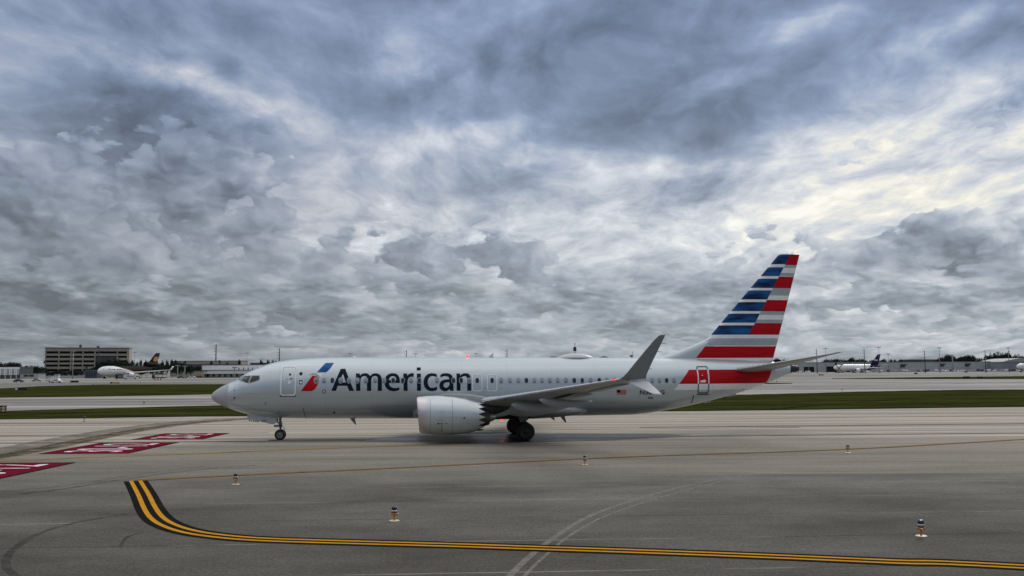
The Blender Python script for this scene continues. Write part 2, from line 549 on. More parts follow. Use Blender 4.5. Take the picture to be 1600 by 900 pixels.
def pavement(t, pos):
    x, y, z = t.sep(pos)[0:3]
    # edges between the dark asphalt shoulder, the older asphalt and the concrete taxiway
    wob = t.math('MULTIPLY', t.math('SUBTRACT', t.noise(t.vm('MULTIPLY', pos, (0.05, 0.3, 0)), 1.0, 5.0, 0.6), 0.5), t.mapr(x, -20, 8, 16.0, 0.3))
    yb = t.math('ADD', t.mapr(x, -30, 12, 44.0, 39.8), wob)
    f1 = t.mapr(t.math('SUBTRACT', y, yb), t.mapr(x, 1, 11, -7.0, -0.2), t.mapr(x, 1, 11, 7.0, 0.2), 0, 1, True)
    yc = t.math('ADD', 54.0, t.math('MULTIPLY', t.math('SUBTRACT', t.noise(t.vm('MULTIPLY', pos, (0.02, 0.2, 0)), 1.0, 4.0, 0.6), 0.5), 12.0))
    f2 = t.mapr(t.math('SUBTRACT', y, yc), -7.0, 9.0, 0, 1, True)
    asphalt = t.mix(t.mapr(t.noise(t.vm('MULTIPLY', pos, (0.13, 0.24, 0)), 1.0, 7.0, 0.62), 0.3, 0.7), (0.066, 0.065, 0.060), (0.140, 0.137, 0.126))
    dist_tone = t.mapr(t.math('ADD', y, t.math('MULTIPLY', t.math('SUBTRACT', t.noise(t.vm('MULTIPLY', pos, (0.1, 0.3, 0)), 1.0, 5.0, 0.6), 0.5), 14.0)), 22.0, 40.0, 0.85, 1.35)  # asphalt made lighter with distance, the gradient broken up by noise
    asphalt = t.vm('MULTIPLY', asphalt, t.xyz(dist_tone, dist_tone, dist_tone))
    old = t.mix(t.mapr(t.noise(t.vm('MULTIPLY', pos, (0.07, 0.5, 0)), 1.0, 7.0, 0.62), 0.3, 0.7), (0.155, 0.147, 0.130), (0.25, 0.236, 0.208))
    st = t.noise(t.vm('MULTIPLY', pos, (0.012, 0.55, 0)), 1.0, 7.0, 0.62)
    st2 = t.noise(t.vm('MULTIPLY', pos, (0.03, 1.9, 0)), 1.0, 5.0, 0.6)
    conc = t.mix(t.mapr(st, 0.36, 0.62), (0.22, 0.205, 0.180), (0.43, 0.40, 0.352))
    conc = t.mix(t.mapr(st2, 0.56, 0.70, 0, 0.35), conc, (0.12, 0.115, 0.105))
    c = t.mix(f1, asphalt, old)
    c = t.mix(f2, c, conc)
    # stone grain
    g = t.noise(pos, 13.0, 3.0, 0.75)
    g2 = t.noise(t.vm('MULTIPLY', pos, (3.0, 6.0, 1.0)), 1.0, 5.0, 0.75)
    gg = t.math('MULTIPLY', t.mapr(g, 0.3, 0.7, 0.60, 1.40), t.mapr(g2, 0.3, 0.7, 0.84, 1.16))
    c = t.vm('MULTIPLY', c, t.xyz(gg, gg, gg))
    # slab joints
    jw = t.math('MULTIPLY', t.math('SUBTRACT', t.noise(t.vm('MULTIPLY', pos, (0.6, 0.6, 0)), 1.0, 3.0, 0.6), 0.5), 0.12)
    yy = t.math('ADD', t.math('SUBTRACT', y, t.math('MULTIPLY', x, 0.055)), jw)
    jf = t.math('ABSOLUTE', t.math('SUBTRACT', t.math('FRACT', t.math('DIVIDE', yy, 3.8)), 0.5))
    jl = t.mapr(jf, 0.0, 0.014, 1.0, 0.0)
    jn = t.mapr(t.noise(t.vm('MULTIPLY', pos, (0.3, 0.3, 0)), 1.0, 4.0, 0.7), 0.38, 0.55, 0.0, 1.0)
    jl = t.math('MULTIPLY', t.math('MULTIPLY', jl, jn), t.mapr(y, 60, 70, 0.9, 0.0))
    jc = t.mix(t.mapr(t.noise(t.vm('MULTIPLY', pos, (0.09, 0.3, 0)), 1.0, 2.0, 0.5), 0.48, 0.52), (0.02, 0.02, 0.02), (0.30, 0.29, 0.26))
    c = t.mix(jl, c, jc)
    # damp oily patches under where aircraft pass
    rg = t.mapr(t.noise(t.vm('MULTIPLY', pos, (0.05, 0.5, 0)), 1.0, 4.0, 0.6), 0.3, 0.7, 0.78, 0.95)
    c = t.vm('MULTIPLY', c, (1.025, 1.0, 0.955))
    return c, rg, g, 0.5


def far_apron(t, pos):
    st = t.noise(t.vm('MULTIPLY', pos, (0.002, 0.05, 0)), 1.0, 7.0, 0.65)
    c = t.mix(t.mapr(st, 0.40, 0.60), (0.15, 0.145, 0.135), (0.40, 0.39, 0.365))
    st2 = t.noise(t.vm('MULTIPLY', pos, (0.0025, 0.10, 0)), 1.0, 5.0, 0.65)
    c = t.mix(t.mapr(st2, 0.53, 0.60, 0, 0.8), c, (0.06, 0.06, 0.058))
    return c, 0.8, None, 0


def strip_conc(t, pos):
    st = t.noise(t.vm('MULTIPLY', pos, (0.006, 0.13, 0)), 1.0, 7.0, 0.62)
    c = t.mix(t.mapr(st, 0.40, 0.60), (0.20, 0.19, 0.18), (0.40, 0.38, 0.36))
    st2 = t.noise(t.vm('MULTIPLY', pos, (0.004, 0.3, 0)), 1.0, 5.0, 0.65)
    c = t.mix(t.mapr(st2, 0.54, 0.62, 0, 0.55), c, (0.07, 0.066, 0.062))
    return c, 0.8, None, 0


def grass_m(t, pos):
    a = t.noise(t.vm('MULTIPLY', pos, (0.05, 0.22, 0)), 1.0, 8.0, 0.68)
    b = t.noise(t.vm('MULTIPLY', pos, (1.5, 1.5, 0)), 1.0, 5.0, 0.7)
    c = t.mix(t.mapr(a, 0.40, 0.60), (0.013, 0.017, 0.005), (0.046, 0.052, 0.012))
    c = t.mix(t.mapr(b, 0.45, 0.70, 0, 0.6), c, (0.06, 0.058, 0.02))
    return c, 0.95, b, 1.0


M_PAVE = ground_mat('pavement', pavement, spec=0.03)
M_APRON = ground_mat('far_concrete', far_apron, spec=0.02)
M_STRIP = ground_mat('taxiway_concrete', strip_conc, spec=0.02)
M_GRASS = ground_mat('grass', grass_m, spec=0.0)


def sheet(name, pts, z, material, kind='structure', grid=0):
    b = MB()
    b.add([(p[0], p[1], z) for p in pts], [tuple(range(len(pts)))])
    o = b.build(name, material)
    tag(o, kind=kind)
    return o


sheet('ground', [(-6000, -300), (6000, -300), (6000, 9000), (-6000, 9000)], 0.0, M_APRON)
# main taxiway and the shoulder the camera stands on: up to the near grass edge
GE = [(-400, 30), (-120, 77)] + [tuple(gnd(x, y)[:2]) for x, y in [(0, 655.8), (320, 651.2), (700, 647), (1020, 643.3), (1200, 641.5), (1600, 636)]] + [(160, 124), (500, 190)]
sheet('taxiway', [(-400, -50), (500, -50)] + GE[::-1], 0.004, M_PAVE)


def grass_strip(name, near, far, label):
    """near and far edges as pixel lists, both run left to right; fine wavering borders"""
    def dens(pts, amp, sgn):
        w_ = [gnd(x, y) if not isinstance(x, str) else Vector((y[0], y[1], 0)) for x, y in pts]
        out = []
        for a, b in zip(w_[:-1], w_[1:]):
            n = max(2, int((b - a).length / 1.2))
            for i in range(n):
                p = a.lerp(b, i / n)
                out.append(Vector((p.x, p.y + sgn * amp * (mnoise.fractal(Vector((p.x * 0.35, p.y * 0.2, 3.3)), 0.9, 2.0, 4) + 0.15), 0)))
        out.append(w_[-1])
        return out
    a = dens(near, 0.35, 1)
    b = dens(far, 1.6, -1)
    m = MB()
    n = max(len(a), len(b))
    def rs(l):
        return [l[min(len(l) - 1, int(i * (len(l) - 1) / (n - 1)))] for i in range(n)]
    a, b = rs(a), rs(b)
    rows = 9
    vs = []
    for r in range(rows):
        for i in range(n):
            p = a[i].lerp(b[i], r / (rows - 1))
            z = 0.10 + 0.05 * mnoise.noise(Vector((p.x * 0.2, p.y * 0.4, 0)))
            if r == 0: z = 0.09
            if r == rows - 1: z = 0.03
            vs.append((p.x, p.y, z))
    # soil lip down to the pavement
    fs = [(r * n + i, r * n + i + 1, (r + 1) * n + i + 1, (r + 1) * n + i) for r in range(rows - 1) for i in range(n - 1)]
    m.add(vs, fs, 0, True)
    m.add([(p.x, p.y - 0.02, 0.006) for p in a] + [(p.x, p.y, 0.09) for p in a], [(i, i + 1, n + i + 1, n + i) for i in range(n - 1)])
    o = m.build(name, M_GRASS)
    tag(o, label, 'grass', kind='stuff')
    return o


near1 = [('w', (-140, 68)), (0, 655.4), (320, 650.8), (700, 646.6), (1020, 642.9), (1200, 641.1), (1600, 635.6), ('w', (150, 121))]
far1 = [('w', (-140, 80)), (0, 648.5), (40, 645.5), (100, 640.5), (320, 634), (700, 626), (1000, 619.5), (1200, 616), (1350, 612), (1500, 609), (1600, 608.5), ('w', (290, 260))]
grass_strip('grass', near1, far1, 'dark green mown grass strip right behind the taxiing airliner')
near2 = [('w', (-200, 200)), (0, 621.5), (160, 619.6), (320, 616.5), (700, 610), (1000, 604), (1238, 599.3)]
far2 = [('w', (-200, 320)), (0, 607.5), (60, 603.5), (160, 601), (320, 600.5), (700, 599), (1000, 597.5), (1238, 598.6)]
grass_strip('grass', near2, far2, 'far grass strip at left below the cargo apron')
near3 = [(1300, 592), (1450, 592.5), (1600, 592.2), ('w', (520, 420))]
far3 = [(1300, 591.5), (1470, 589.2), (1600, 587.6), ('w', (520, 520))]
grass_strip('grass', near3, far3, 'thin far grass strip at right below the warehouse')
# second taxiway between the two grass strips
sheet('taxiway', [(-500, 60), (-140, 76)] + [tuple(gnd(x, y)[:2]) for x, y in [(0, 652), (320, 640), (1200, 622), (1600, 612)]] + [(330, 260), (700, 330)]
      + [tuple(gnd(x, y)[:2]) for x, y in [(1600, 595.5), (1238, 600), (1000, 602.5), (700, 608), (320, 615), (160, 618.5), (0, 620.5)]] + [(-200, 205), (-500, 230)], 0.002, M_STRIP)


# painted lines
def strip(name, path, half, material, z, off=0.0, dens=1.0, label=None):
    """ribbon along a ground path (list of Vector)"""
    pts = []
    for a, b in zip(path[:-1], path[1:]):
        n = max(1, int((b - a).length / dens))
        for i in range(n):
            pts.append(a.lerp(b, i / n))
    pts.append(path[-1])
    L_, R_ = [], []
    for i, p in enumerate(pts):
        d = (pts[min(i + 1, len(pts) - 1)] - pts[max(i - 1, 0)])
        d.z = 0
        d.normalize()
        nrm = Vector((-d.y, d.x, 0))
        L_.append(p + nrm * (off + half)); R_.append(p + nrm * (off - half))
    m = MB()
    k = len(pts)
    m.add([(p.x, p.y, z) for p in L_ + R_], [(i, i + 1, k + i + 1, k + i) for i in range(k - 1)])
    o = m.build(name, material)
    tag(o, kind='structure')
    return o


def smooth_path(P, n=8):
    out = []
    for i in range(len(P) - 1):
        p0, p1, p2, p3 = P[max(i - 1, 0)], P[i], P[i + 1], P[min(i + 2, len(P) - 1)]
        for k in range(n):
            t = k / n
            out.append(0.5 * ((2 * p1) + (p2 - p0) * t + (2 * p0 - 5 * p1 + 4 * p2 - p3) * t * t + (3 * p1 - p0 - 3 * p2 + p3) * t ** 3))
    out.append(P[-1])
    return out


def worn(name, col, col2, lo, hi, sc=(3, 3, 0), rough=0.9, fine=0.0, spec=0.0):
    """paint with worn-through patches: transparent where the noise is low"""
    m = bpy.data.materials.new(name)
    m.use_nodes = True
    t = NT(m.node_tree)
    b = t.n['Principled BSDF']
    pos = t.n.new('ShaderNodeNewGeometry').outputs['Position']
    n = t.noise(t.vm('MULTIPLY', pos, sc), 1.0, 7.0, 0.68)
    c = t.mix(t.noise(t.vm('MULTIPLY', pos, (1.3, 1.3, 0)), 1.0, 6.0, 0.6), col, col2)
    t.l.new(c, b.inputs['Base Color'])
    b.inputs['Roughness'].default_value = rough
    b.inputs['Specular IOR Level'].default_value = spec
    a = t.mapr(n, lo, hi, fine, 1.0)
    t.l.new(a, b.inputs['Alpha'])
    return m


M_LINEY = worn('line_yellow', (0.42, 0.20, 0.02), (0.62, 0.31, 0.03), 0.27, 0.40, (9, 9, 0), 0.55)
M_LINEK = worn('line_black', (0.010, 0.010, 0.011), (0.022, 0.022, 0.022), 0.10, 0.25, (9, 9, 0), 0.5)
M_OLDY = worn('old_yellow', (0.30, 0.19, 0.07), (0.42, 0.27, 0.10), 0.30, 0.60, (1.2, 4, 0), 0.8)
M_OLDK = worn('old_black', (0.03, 0.028, 0.026), (0.07, 0.065, 0.06), 0.36, 0.66, (0.5, 2.5, 0), 0.7)
M_TYRE = worn('tyre_mark_dark', (0.02, 0.02, 0.02), (0.05, 0.048, 0.045), 0.35, 0.95, (0.8, 2.5, 0), 0.7)
M_TYREL = worn('tyre_mark_light', (0.24, 0.235, 0.22), (0.30, 0.29, 0.27), 0.12, 0.80, (2.2, 2.2, 0), 0.8)
M_PALE = worn('pale_line', (0.66, 0.64, 0.60), (0.76, 0.74, 0.70), 0.20, 0.55, (0.4, 3, 0), 0.8)
M_RED = worn('marking_red', (0.12, 0.008, 0.022), (0.18, 0.014, 0.034), 0.26, 0.46, (1.5, 3, 0), 0.6)
M_PAINTW = worn('marking_white', (0.66, 0.62, 0.62), (0.80, 0.78, 0.78), 0.30, 0.52, (2.0, 4, 0), 0.6)

ctr = [(211.8, 751.5), (223.5, 772), (234.5, 795), (246, 810), (263, 820.5), (290, 829.5), (330, 836.5), (400, 842.8), (520, 847), (700, 852), (850, 857), (1000, 862), (1200, 869.5), (1400, 878.2), (1600, 886)]
cp = smooth_path([gnd(x, y) for x, y in ctr] + [gnd(1600, 886) + Vector((12, -4.2, 0))], 6)
strip('edge_marking_border', cp, 0.455, M_LINEK, 0.008, dens=0.5)
strip('edge_marking', cp, 0.077, M_LINEY, 0.012, 0.172, dens=0.5)
strip('edge_marking', cp, 0.077, M_LINEY, 0.012, -0.172, dens=0.5)
thin = [gnd(x, y) for x, y in [(212, 751.3), (320, 745.5), (450, 739.2), (600, 732.4), (800, 722.5), (1000, 713.5), (1320, 702.4), (1600, 686.8)]]
thin.append(thin[-1] + (thin[-1] - thin[-2]) * 2)
thin = smooth_path(thin, 5)
strip('taxi_line_border', thin, 0.24, worn('thin_black', (0.035, 0.03, 0.022), (0.06, 0.05, 0.035), 0.15, 0.45, (0.5, 2.5, 0)), 0.008)
strip('taxi_line', thin, 0.10, worn('thin_yellow', (0.38, 0.20, 0.03), (0.26, 0.11, 0.03), 0.20, 0.45, (0.5, 3, 0)), 0.012)
old = smooth_path([gnd(x, y) for x, y in [(-60, 723.5), (0, 721), (100, 716), (200, 712.5), (310, 708.5), (400, 705.2), (500, 701), (640, 696), (750, 692.2), (850, 689.5), (1000, 684.2), (1071, 681)]], 5)
strip('taxi_line_border', old, 0.30, worn('mid_black', (0.03, 0.027, 0.022), (0.06, 0.055, 0.045), 0.22, 0.5, (0.4, 2.5, 0)), 0.008)
strip('taxi_line', old, 0.19, worn('mid_yellow', (0.34, 0.22, 0.07), (0.40, 0.26, 0.09), 0.26, 0.40, (0.16, 0.16, 0)), 0.012)
strip('taxi_line', smooth_path([gnd(x, y) for x, y in [(1080, 679.6), (1139, 678), (1300, 676.4), (1450, 674.3), (1600, 672.6), (1750, 671)]], 5), 0.12, M_PALE, 0.008)
curve = smooth_path([gnd(x, y) for x, y in [(-60, 722), (0, 713.5), (50, 704.5), (100, 694.5), (150, 684.5), (200, 675), (250, 667.3), (300, 661.2), (350, 657), (385, 655), (430, 653.5)]], 5)
strip('taxi_line_border', curve, 0.85, M_OLDK, 0.008)
strip('taxi_line', curve, 0.12, M_OLDY, 0.012, 0.6)
strip('taxi_line', curve, 0.10, M_OLDY, 0.012, -0.8)
strip('tyre_marks', curve, 1.3, M_TYRE, 0.016, 1.6)
strip('tyre_marks', smooth_path([gnd(x, y) for x, y in [(795, 902), (815, 881), (843, 857), (868, 839), (893, 822), (925, 805), (965, 790), (1010, 775.5), (1060, 762), (1100, 753), (1135, 747), (1175, 742)]], 5), 0.085, M_TYREL, 0.006, dens=0.4)
strip('tyre_marks', smooth_path([gnd(x, y) for x, y in [(818, 902), (838, 881), (862, 860), (883, 842), (910, 825), (940, 809), (985, 792), (1030, 778), (1080, 764), (1115, 755), (1140, 749.5)]], 5), 0.045, M_TYREL, 0.006, dens=0.4)
for pp, hw in (([(200, 803.5), (150, 811), (110, 819), (83, 826), (50, 839), (28, 853), (14, 866), (9, 878), (12, 890), (26, 902)], 0.10),
               ([(222, 832), (200, 839), (192, 847), (188, 856)], 0.05),
               ([(0, 776), (100, 764), (200, 748), (300, 735), (400, 727)], 0.12),
               ([(0, 768), (110, 758), (220, 741), (320, 729)], 0.08)):
    strip('tyre_marks', smooth_path([gnd(x, y) for x, y in pp], 5), hw, M_TYRE, 0.006, dens=0.3)
for y0, y1, x0, x1, hw in ((662.5, 661.2, -60, 278, 0.30), (693.5, 687.4, -60, 700, 0.28), (688, 677, 420, 1600, 0.3), (673, 668, 700, 1250, 0.2), (668, 662, 1000, 1620, 0.35), (655, 649, 1100, 1620, 0.2), (682, 676, -50, 420, .15)):
    strip('tyre_marks', [gnd(x0, y0), gnd((x0 + x1) / 2, (y0 + y1) / 2), gnd(x1, y1)], hw, worn('tyre_mark_strong', (0.02, 0.02, 0.02), (0.06, 0.057, 0.05), 0.28, 0.68, (0.15, 1.8, 0)), 0.016, dens=3)
for y0, y1, x0, x1, hw in ((604.5, 597.0, 1240, 1600, 0.9), (619.5, 616.2, -20, 330, .5), (609, 603.5, 1240, 1620, .4), (592.5, 586.2, 1236, 1620, 2.2), (588, 584.4, 1250, 1620, 2.4), (603.8, 600.6, -20, 330, 1.2), (599.2, 597.4, 90, 330, 1.6), (596, 594, -20, 330, 2.0), (631, 629, 20, 320, .4), (627, 623.5, -20, 300, .5)):
    strip('tyre_marks', [gnd(x0, y0), gnd((x0 + x1) / 2, (y0 + y1) / 2), gnd(x1, y1)], hw, worn('far_tyre_mark', (0.05, 0.045, 0.042), (0.09, 0.085, 0.08), 0.30, 0.75, (0.03, 0.4, 0)), 0.012, dens=12)
# damp ground under the aircraft
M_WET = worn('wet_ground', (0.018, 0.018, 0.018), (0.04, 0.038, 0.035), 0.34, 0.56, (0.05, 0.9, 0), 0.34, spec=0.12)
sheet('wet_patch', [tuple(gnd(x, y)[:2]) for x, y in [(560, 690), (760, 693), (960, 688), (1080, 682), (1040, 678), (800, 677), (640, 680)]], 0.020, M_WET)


# glyph meshes from the built-in font, laid into a box
def glyph(txt, bold=0.0, x0=0.0, x1=1.0, y0=0.0, y1=1.0, shear=0.0, res=4):
    c = bpy.data.curves.new('glyph', 'FONT')
    c.body = txt
    c.offset = bold
    c.resolution_u = res
    c.shear = shear
    o = bpy.data.objects.new('glyph', c)
    COL.objects.link(o)
    dg = bpy.context.evaluated_depsgraph_get()
    dg.update()
    me = bpy.data.meshes.new_from_object(o.evaluated_get(dg))
    bm = bmesh.new()
    bm.from_mesh(me)
    bpy.data.meshes.remove(me)
    bpy.data.objects.remove(o)
    bpy.data.curves.remove(c)
    xs = [v.co.x for v in bm.verts]; ys = [v.co.y for v in bm.verts]
    ax, bx, ay, by = min(xs), max(xs), min(ys), max(ys)
    for v in bm.verts:
        v.co = Vector((x0 + (v.co.x - ax) / (bx - ax) * (x1 - x0), y0 + (v.co.y - ay) / (by - ay) * (y1 - y0), 0))
    return bm


def bm_obj(bm, name, mats, parent=None):
    me = bpy.data.meshes.new(name)
    bm.to_mesh(me)
    bm.free()
    for m in (mats if isinstance(mats, (list, tuple)) else [mats]):
        me.materials.append(m)
    o = bpy.data.objects.new(name, me)
    COL.objects.link(o)
    if parent: o.parent = parent
    return o


# maroon painted signs on the pavement, letters read along the taxiway
for (xa, xb, ya, yb) in ((-26.4, -21.4, 38.6, 46.1), (-25.8, -20.9, 51.0, 58.8), (-25.0, -20.3, 61.3, 67.4)):
    sk = 0.6
    o = sheet('surface_marking_border', [(xa, ya), (xb, ya + 0.1), (xb, yb), (xa, yb)], 0.022, M_LINEK)
    o = sheet('surface_marking', [(xa + .12, ya + .12), (xb - .12, ya + .2), (xb - .12, yb - .12), (xa + .12, yb - .12)], 0.026, M_RED)
    bm = glyph('30-12', 0.0, 0, yb - ya - 1.8, 0, xb - xa - 1.7)
    for v in bm.verts:
        v.co = Vector((xb - 0.85 - v.co.y, ya + 0.9 + v.co.x, 0.030))
    o = bm_obj(bm, 'surface_marking_lettering', M_PAINTW)
    tag(o, kind='structure')

# ------------------------------------------------------------------ the airliner in front (local axes: x aft from the nose, -y port side, z up)
AX, AD, APSI = -19.0679355, 60.2163446, 0.105264
CP_, SP_ = cos(APSI), sin(APSI)


def air(px, py, t):
    """point on the vertical plane t metres to port of the aircraft's centreline, seen at that pixel -> (s, z)"""
    d = ray(px, py)
    ox, oy = -AX * CP_ - AD * SP_, AX * SP_ - AD * CP_
    dx, dy = d.x * CP_ + d.y * SP_, -d.x * SP_ + d.y * CP_
    k = (-t - oy) / dy
    return ox + k * dx, CAM_H + k * d.z


def A3(px, py, t):
    s, z = air(px, py, t)
    return Vector((s, -t, z))


S0 = -0.34
uu = lambda s: sqrt(max(0.0, s - S0))
TOP = [(-.34, 2.86), (-.12, 3.17), (.24, 3.42), (.76, 3.68), (1.28, 3.90), (1.58, 4.15), (2.07, 4.44), (2.65, 4.69), (3.23, 4.91), (3.95, 5.08), (4.67, 5.18), (5.69, 5.25), (6.8, 5.29), (9, 5.315), (14.9, 5.30), (21.3, 5.27), (27.9, 5.23), (29.1, 5.22), (33, 5.15), (35.2, 5.05), (37.24, 4.90), (38.28, 4.75), (38.94, 4.62)]
BOT = [(-.34, 2.86), (-.25, 2.62), (.18, 2.33), (.98, 1.99), (1.92, 1.69), (2.86, 1.50), (3.71, 1.42), (5.75, 1.36), (9, 1.33), (13, 1.31), (23.2, 1.36), (25.2, 1.37), (27.1, 1.40), (28.6, 1.53), (30.1, 1.77), (32.2, 2.18), (34, 2.63), (35, 2.89), (36.3, 3.32), (37.1, 3.60), (38.3, 4.08), (38.94, 4.30)]
WID = [(-.34, 0.0), (-.2, .36), (0.2, .66), (.8, .95), (1.5, 1.22), (2.2, 1.43), (3, 1.62), (4, 1.77), (5, 1.85), (6.2, 1.88), (26, 1.88), (28.5, 1.83), (30.5, 1.68), (32.5, 1.42), (34.5, 1.09), (36.2, .76), (37.6, .46), (38.4, .28), (38.94, .16)]
fT = pchip([(uu(s), z) for s, z in TOP]); fB = pchip([(uu(s), z) for s, z in BOT]); fW = pchip([(uu(s), z) for s, z in WID])


def sec(s):
    u = uu(s)
    a, b = fT(u), fB(u)
    return (a + b) / 2, max((a - b) / 2, 1e-3), max(fW(u), 1e-3)


def tskin(s, z):
    zc, hh, w_ = sec(s)
    q = 1 - ((z - zc) / hh) ** 2
    return w_ * sqrt(max(q, 0.0))


def onskin(px, py):
    t = 1.7
    for _ in range(8):
        s, z = air(px, py, t)
        t = tskin(s, z)
    return s, z


def skin_pt(s, z, off):
    e = 0.01
    t = tskin(s, z)
    dz = (tskin(s, z + e) - tskin(s, z - e)) / (2 * e)
    ds = (tskin(s + e, z) - tskin(s - e, z)) / (2 * e)
    n = Vector((-ds, -1.0, -dz)).normalized()   # outward on the port side (y = -t)
    return Vector((s, -t, z)) + n * off


jet = empty('airliner', 'large silver airliner with American lettering and red white blue striped tail on the taxiway', 'airplane', (AX, AD, 0), APSI)

M_RIBBON = None


def silver_mat():
    m = mat('silver_paint', (0.52, 0.585, 0.62), 0.34, 0.50, var=0.05, vscale=0.8, coat=0.35, stretch=(0.15, 1, 2))
    t = NT(m.node_tree)
    b = t.n['Principled BSDF']
    old_ = b.inputs['Base Color'].links[0].from_socket
    co = t.n.new('ShaderNodeTexCoord').outputs['Object']
    x, y, z = t.sep(co)[0:3]
    # frame and stringer lines of the skin
    fx = t.math('ABSOLUTE', t.math('SUBTRACT', t.math('FRACT', t.math('DIVIDE', t.math('ADD', x, 0.2), 2.9)), 0.5))
    lx = t.mapr(fx, 0.0, 0.0032, 1, 0)
    ls = None
    for zz in (3.02, 4.72, 2.05):
        l_ = t.mapr(t.math('ABSOLUTE', t.math('SUBTRACT', z, zz)), 0.0, 0.012, 1, 0)
        ls = l_ if ls is None else t.math('MAXIMUM', ls, l_)
    nose = t.mapr(t.math('ABSOLUTE', t.math('SUBTRACT', x, 0.85)), 0.0, 0.012, 1, 0)
    f = t.math('MULTIPLY', t.math('MAXIMUM', t.math('MAXIMUM', lx, ls), nose), 0.42)
    c = t.mix(f, old_, (0.12, 0.13, 0.14))
    # grime streaks running aft, thickened low down to paint in the belly's shade
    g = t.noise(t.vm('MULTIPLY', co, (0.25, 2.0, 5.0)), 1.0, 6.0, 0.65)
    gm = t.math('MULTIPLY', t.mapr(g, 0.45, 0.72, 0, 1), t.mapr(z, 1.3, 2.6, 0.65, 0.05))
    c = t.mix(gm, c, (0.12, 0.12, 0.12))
    t.l.new(c, b.inputs['Base Color'])
    return m


M_SILVER = silver_mat()
M_LIVRED = mat('livery_red', (0.46, 0.006, 0.012), 0.4, 0.0, var=0.25, vscale=1.2, coat=0.0, spec=0.12, stretch=(0.3, 1, 3))
M_LIVWHITE = mat('livery_white', (0.84, 0.84, 0.86), 0.32, var=0.05, coat=0.4)
M_LIVGREY = mat('livery_grey', (0.36, 0.42, 0.45), 0.32, var=0.08, coat=0.4)
M_NAVY = mat('lettering_navy', (0.006, 0.014, 0.026), 0.5, var=0.1, spec=0.12)


def blue_mat(name, c0, c1, sx):
    m = bpy.data.materials.new(name)
    m.use_nodes = True
    t = NT(m.node_tree)
    b = t.n['Principled BSDF']
    co = t.n.new('ShaderNodeTexCoord').outputs['Object']
    n = t.noise(t.vm('MULTIPLY', co, sx), 1.0, 3.0, 0.5)
    t.l.new(t.mix(t.mapr(n, 0.38, 0.64), c0, c1), b.inputs['Base Color'])
    b.inputs['Roughness'].default_value = 0.32
    b.inputs['Coat Weight'].default_value = 0.0
    b.inputs['Specular IOR Level'].default_value = 0.12
    return m


M_BLUE = blue_mat('livery_blue', (0.008, 0.022, 0.075), (0.02, 0.11, 0.32), (0.55, 0.5, 2.2))
M_BLUE2 = blue_mat('symbol_blue', (0.012, 0.07, 0.24), (0.03, 0.22, 0.58), (0.9, 0.5, 2.0))

# fuselage skin
st = []
u = 0.0
umax = uu(38.94)
sts = [S0 + (i / 22.0) ** 2 * 6.0 for i in range(1, 23)] + [S0 + 6.0 + i * 0.72 for i in range(1, 30)]
sts = [s for s in sts if s < 26] + [26 + i * 0.45 for i in range(0, 29)]
sts = [s for s in sts if s < 38.9] + [38.94]
NR = 112
m = MB()
rings = []
for s in [S0 + 0.004, S0 + 0.03] + sts:
    zc, hh, w_ = sec(s)
    rings.append([(s, -w_ * cos(2 * pi * j / NR), zc + hh * sin(2 * pi * j / NR)) for j in range(NR)])
m.loft(rings)
zr1 = onskin(1140, 577.4)[1]; zr0 = onskin(1140, 599.3)[1]; zw0 = onskin(1120, 608.9)[1]
pa, pb = onskin(1076.4, 577.9), onskin(1053.7, 608.8)
pc, pd = onskin(1205.5, 579), onskin(1196, 599)


def slant(p, q):
    d = Vector((q[0] - p[0], 0, q[1] - p[1])).normalized()
    n = Vector((d.z, 0, -d.x))
    if n.x < 0: n = -n
    return Vector((p[0], 0, p[1])), n


P1, N1 = slant(pa, pb)
P2, N2 = slant(pc, pd)


def fus_cls(c, f):
    if (c - P1).dot(N1) > 0 and c.x > 26:
        if zr0 < c.z < zr1 and (c - P2).dot(N2) < 0: return 1
        if zw0 < c.z < zr0 and (c - P2).dot(N2) < 0.0: return 2
    if c.x > 38.35: return 3
    if c.x < 0.86: return 4
    return 0


fus = m.build('fuselage', [M_SILVER, M_LIVRED, M_LIVWHITE, M_DARK, mat('nose_cone_paint', (0.44, 0.46, 0.49), 0.6, var=.05, spec=.15)], jet,
              cuts=[((0.86, 0, 0), (1, 0, 0)), ((0, 0, zr1), (0, 0, 1)), ((0, 0, zr0), (0, 0, 1)), ((0, 0, zw0), (0, 0, 1)), (P1, N1), (P2, N2), ((38.35, 0, 0), (1, 0, 0))], classify=fus_cls)


def project(bm, off, sg=1, surf=skin_pt):
    """bm lies in (s, z); cut it fine and lay it on the skin"""
    xs = [v.co.x for v in bm.verts]; zs = [v.co.y for v in bm.verts]
    for k in range(int((max(zs) - min(zs)) / 0.12) + 1):
        bmesh.ops.bisect_plane(bm, geom=bm.verts[:] + bm.edges[:] + bm.faces[:], plane_co=(0, min(zs) + (k + .5) * 0.12, 0), plane_no=(0, 1, 0), dist=1e-5)
    for k in range(int((max(xs) - min(xs)) / 0.6) + 1):
        bmesh.ops.bisect_plane(bm, geom=bm.verts[:] + bm.edges[:] + bm.faces[:], plane_co=(min(xs) + (k + .5) * 0.6, 0, 0), plane_no=(1, 0, 0), dist=1e-5)
    for v in bm.verts:
        p = surf(v.co.x, v.co.y, off)
        v.co = Vector((p.x, p.y * sg, p.z))
    for f in bm.faces:
        f.smooth = True


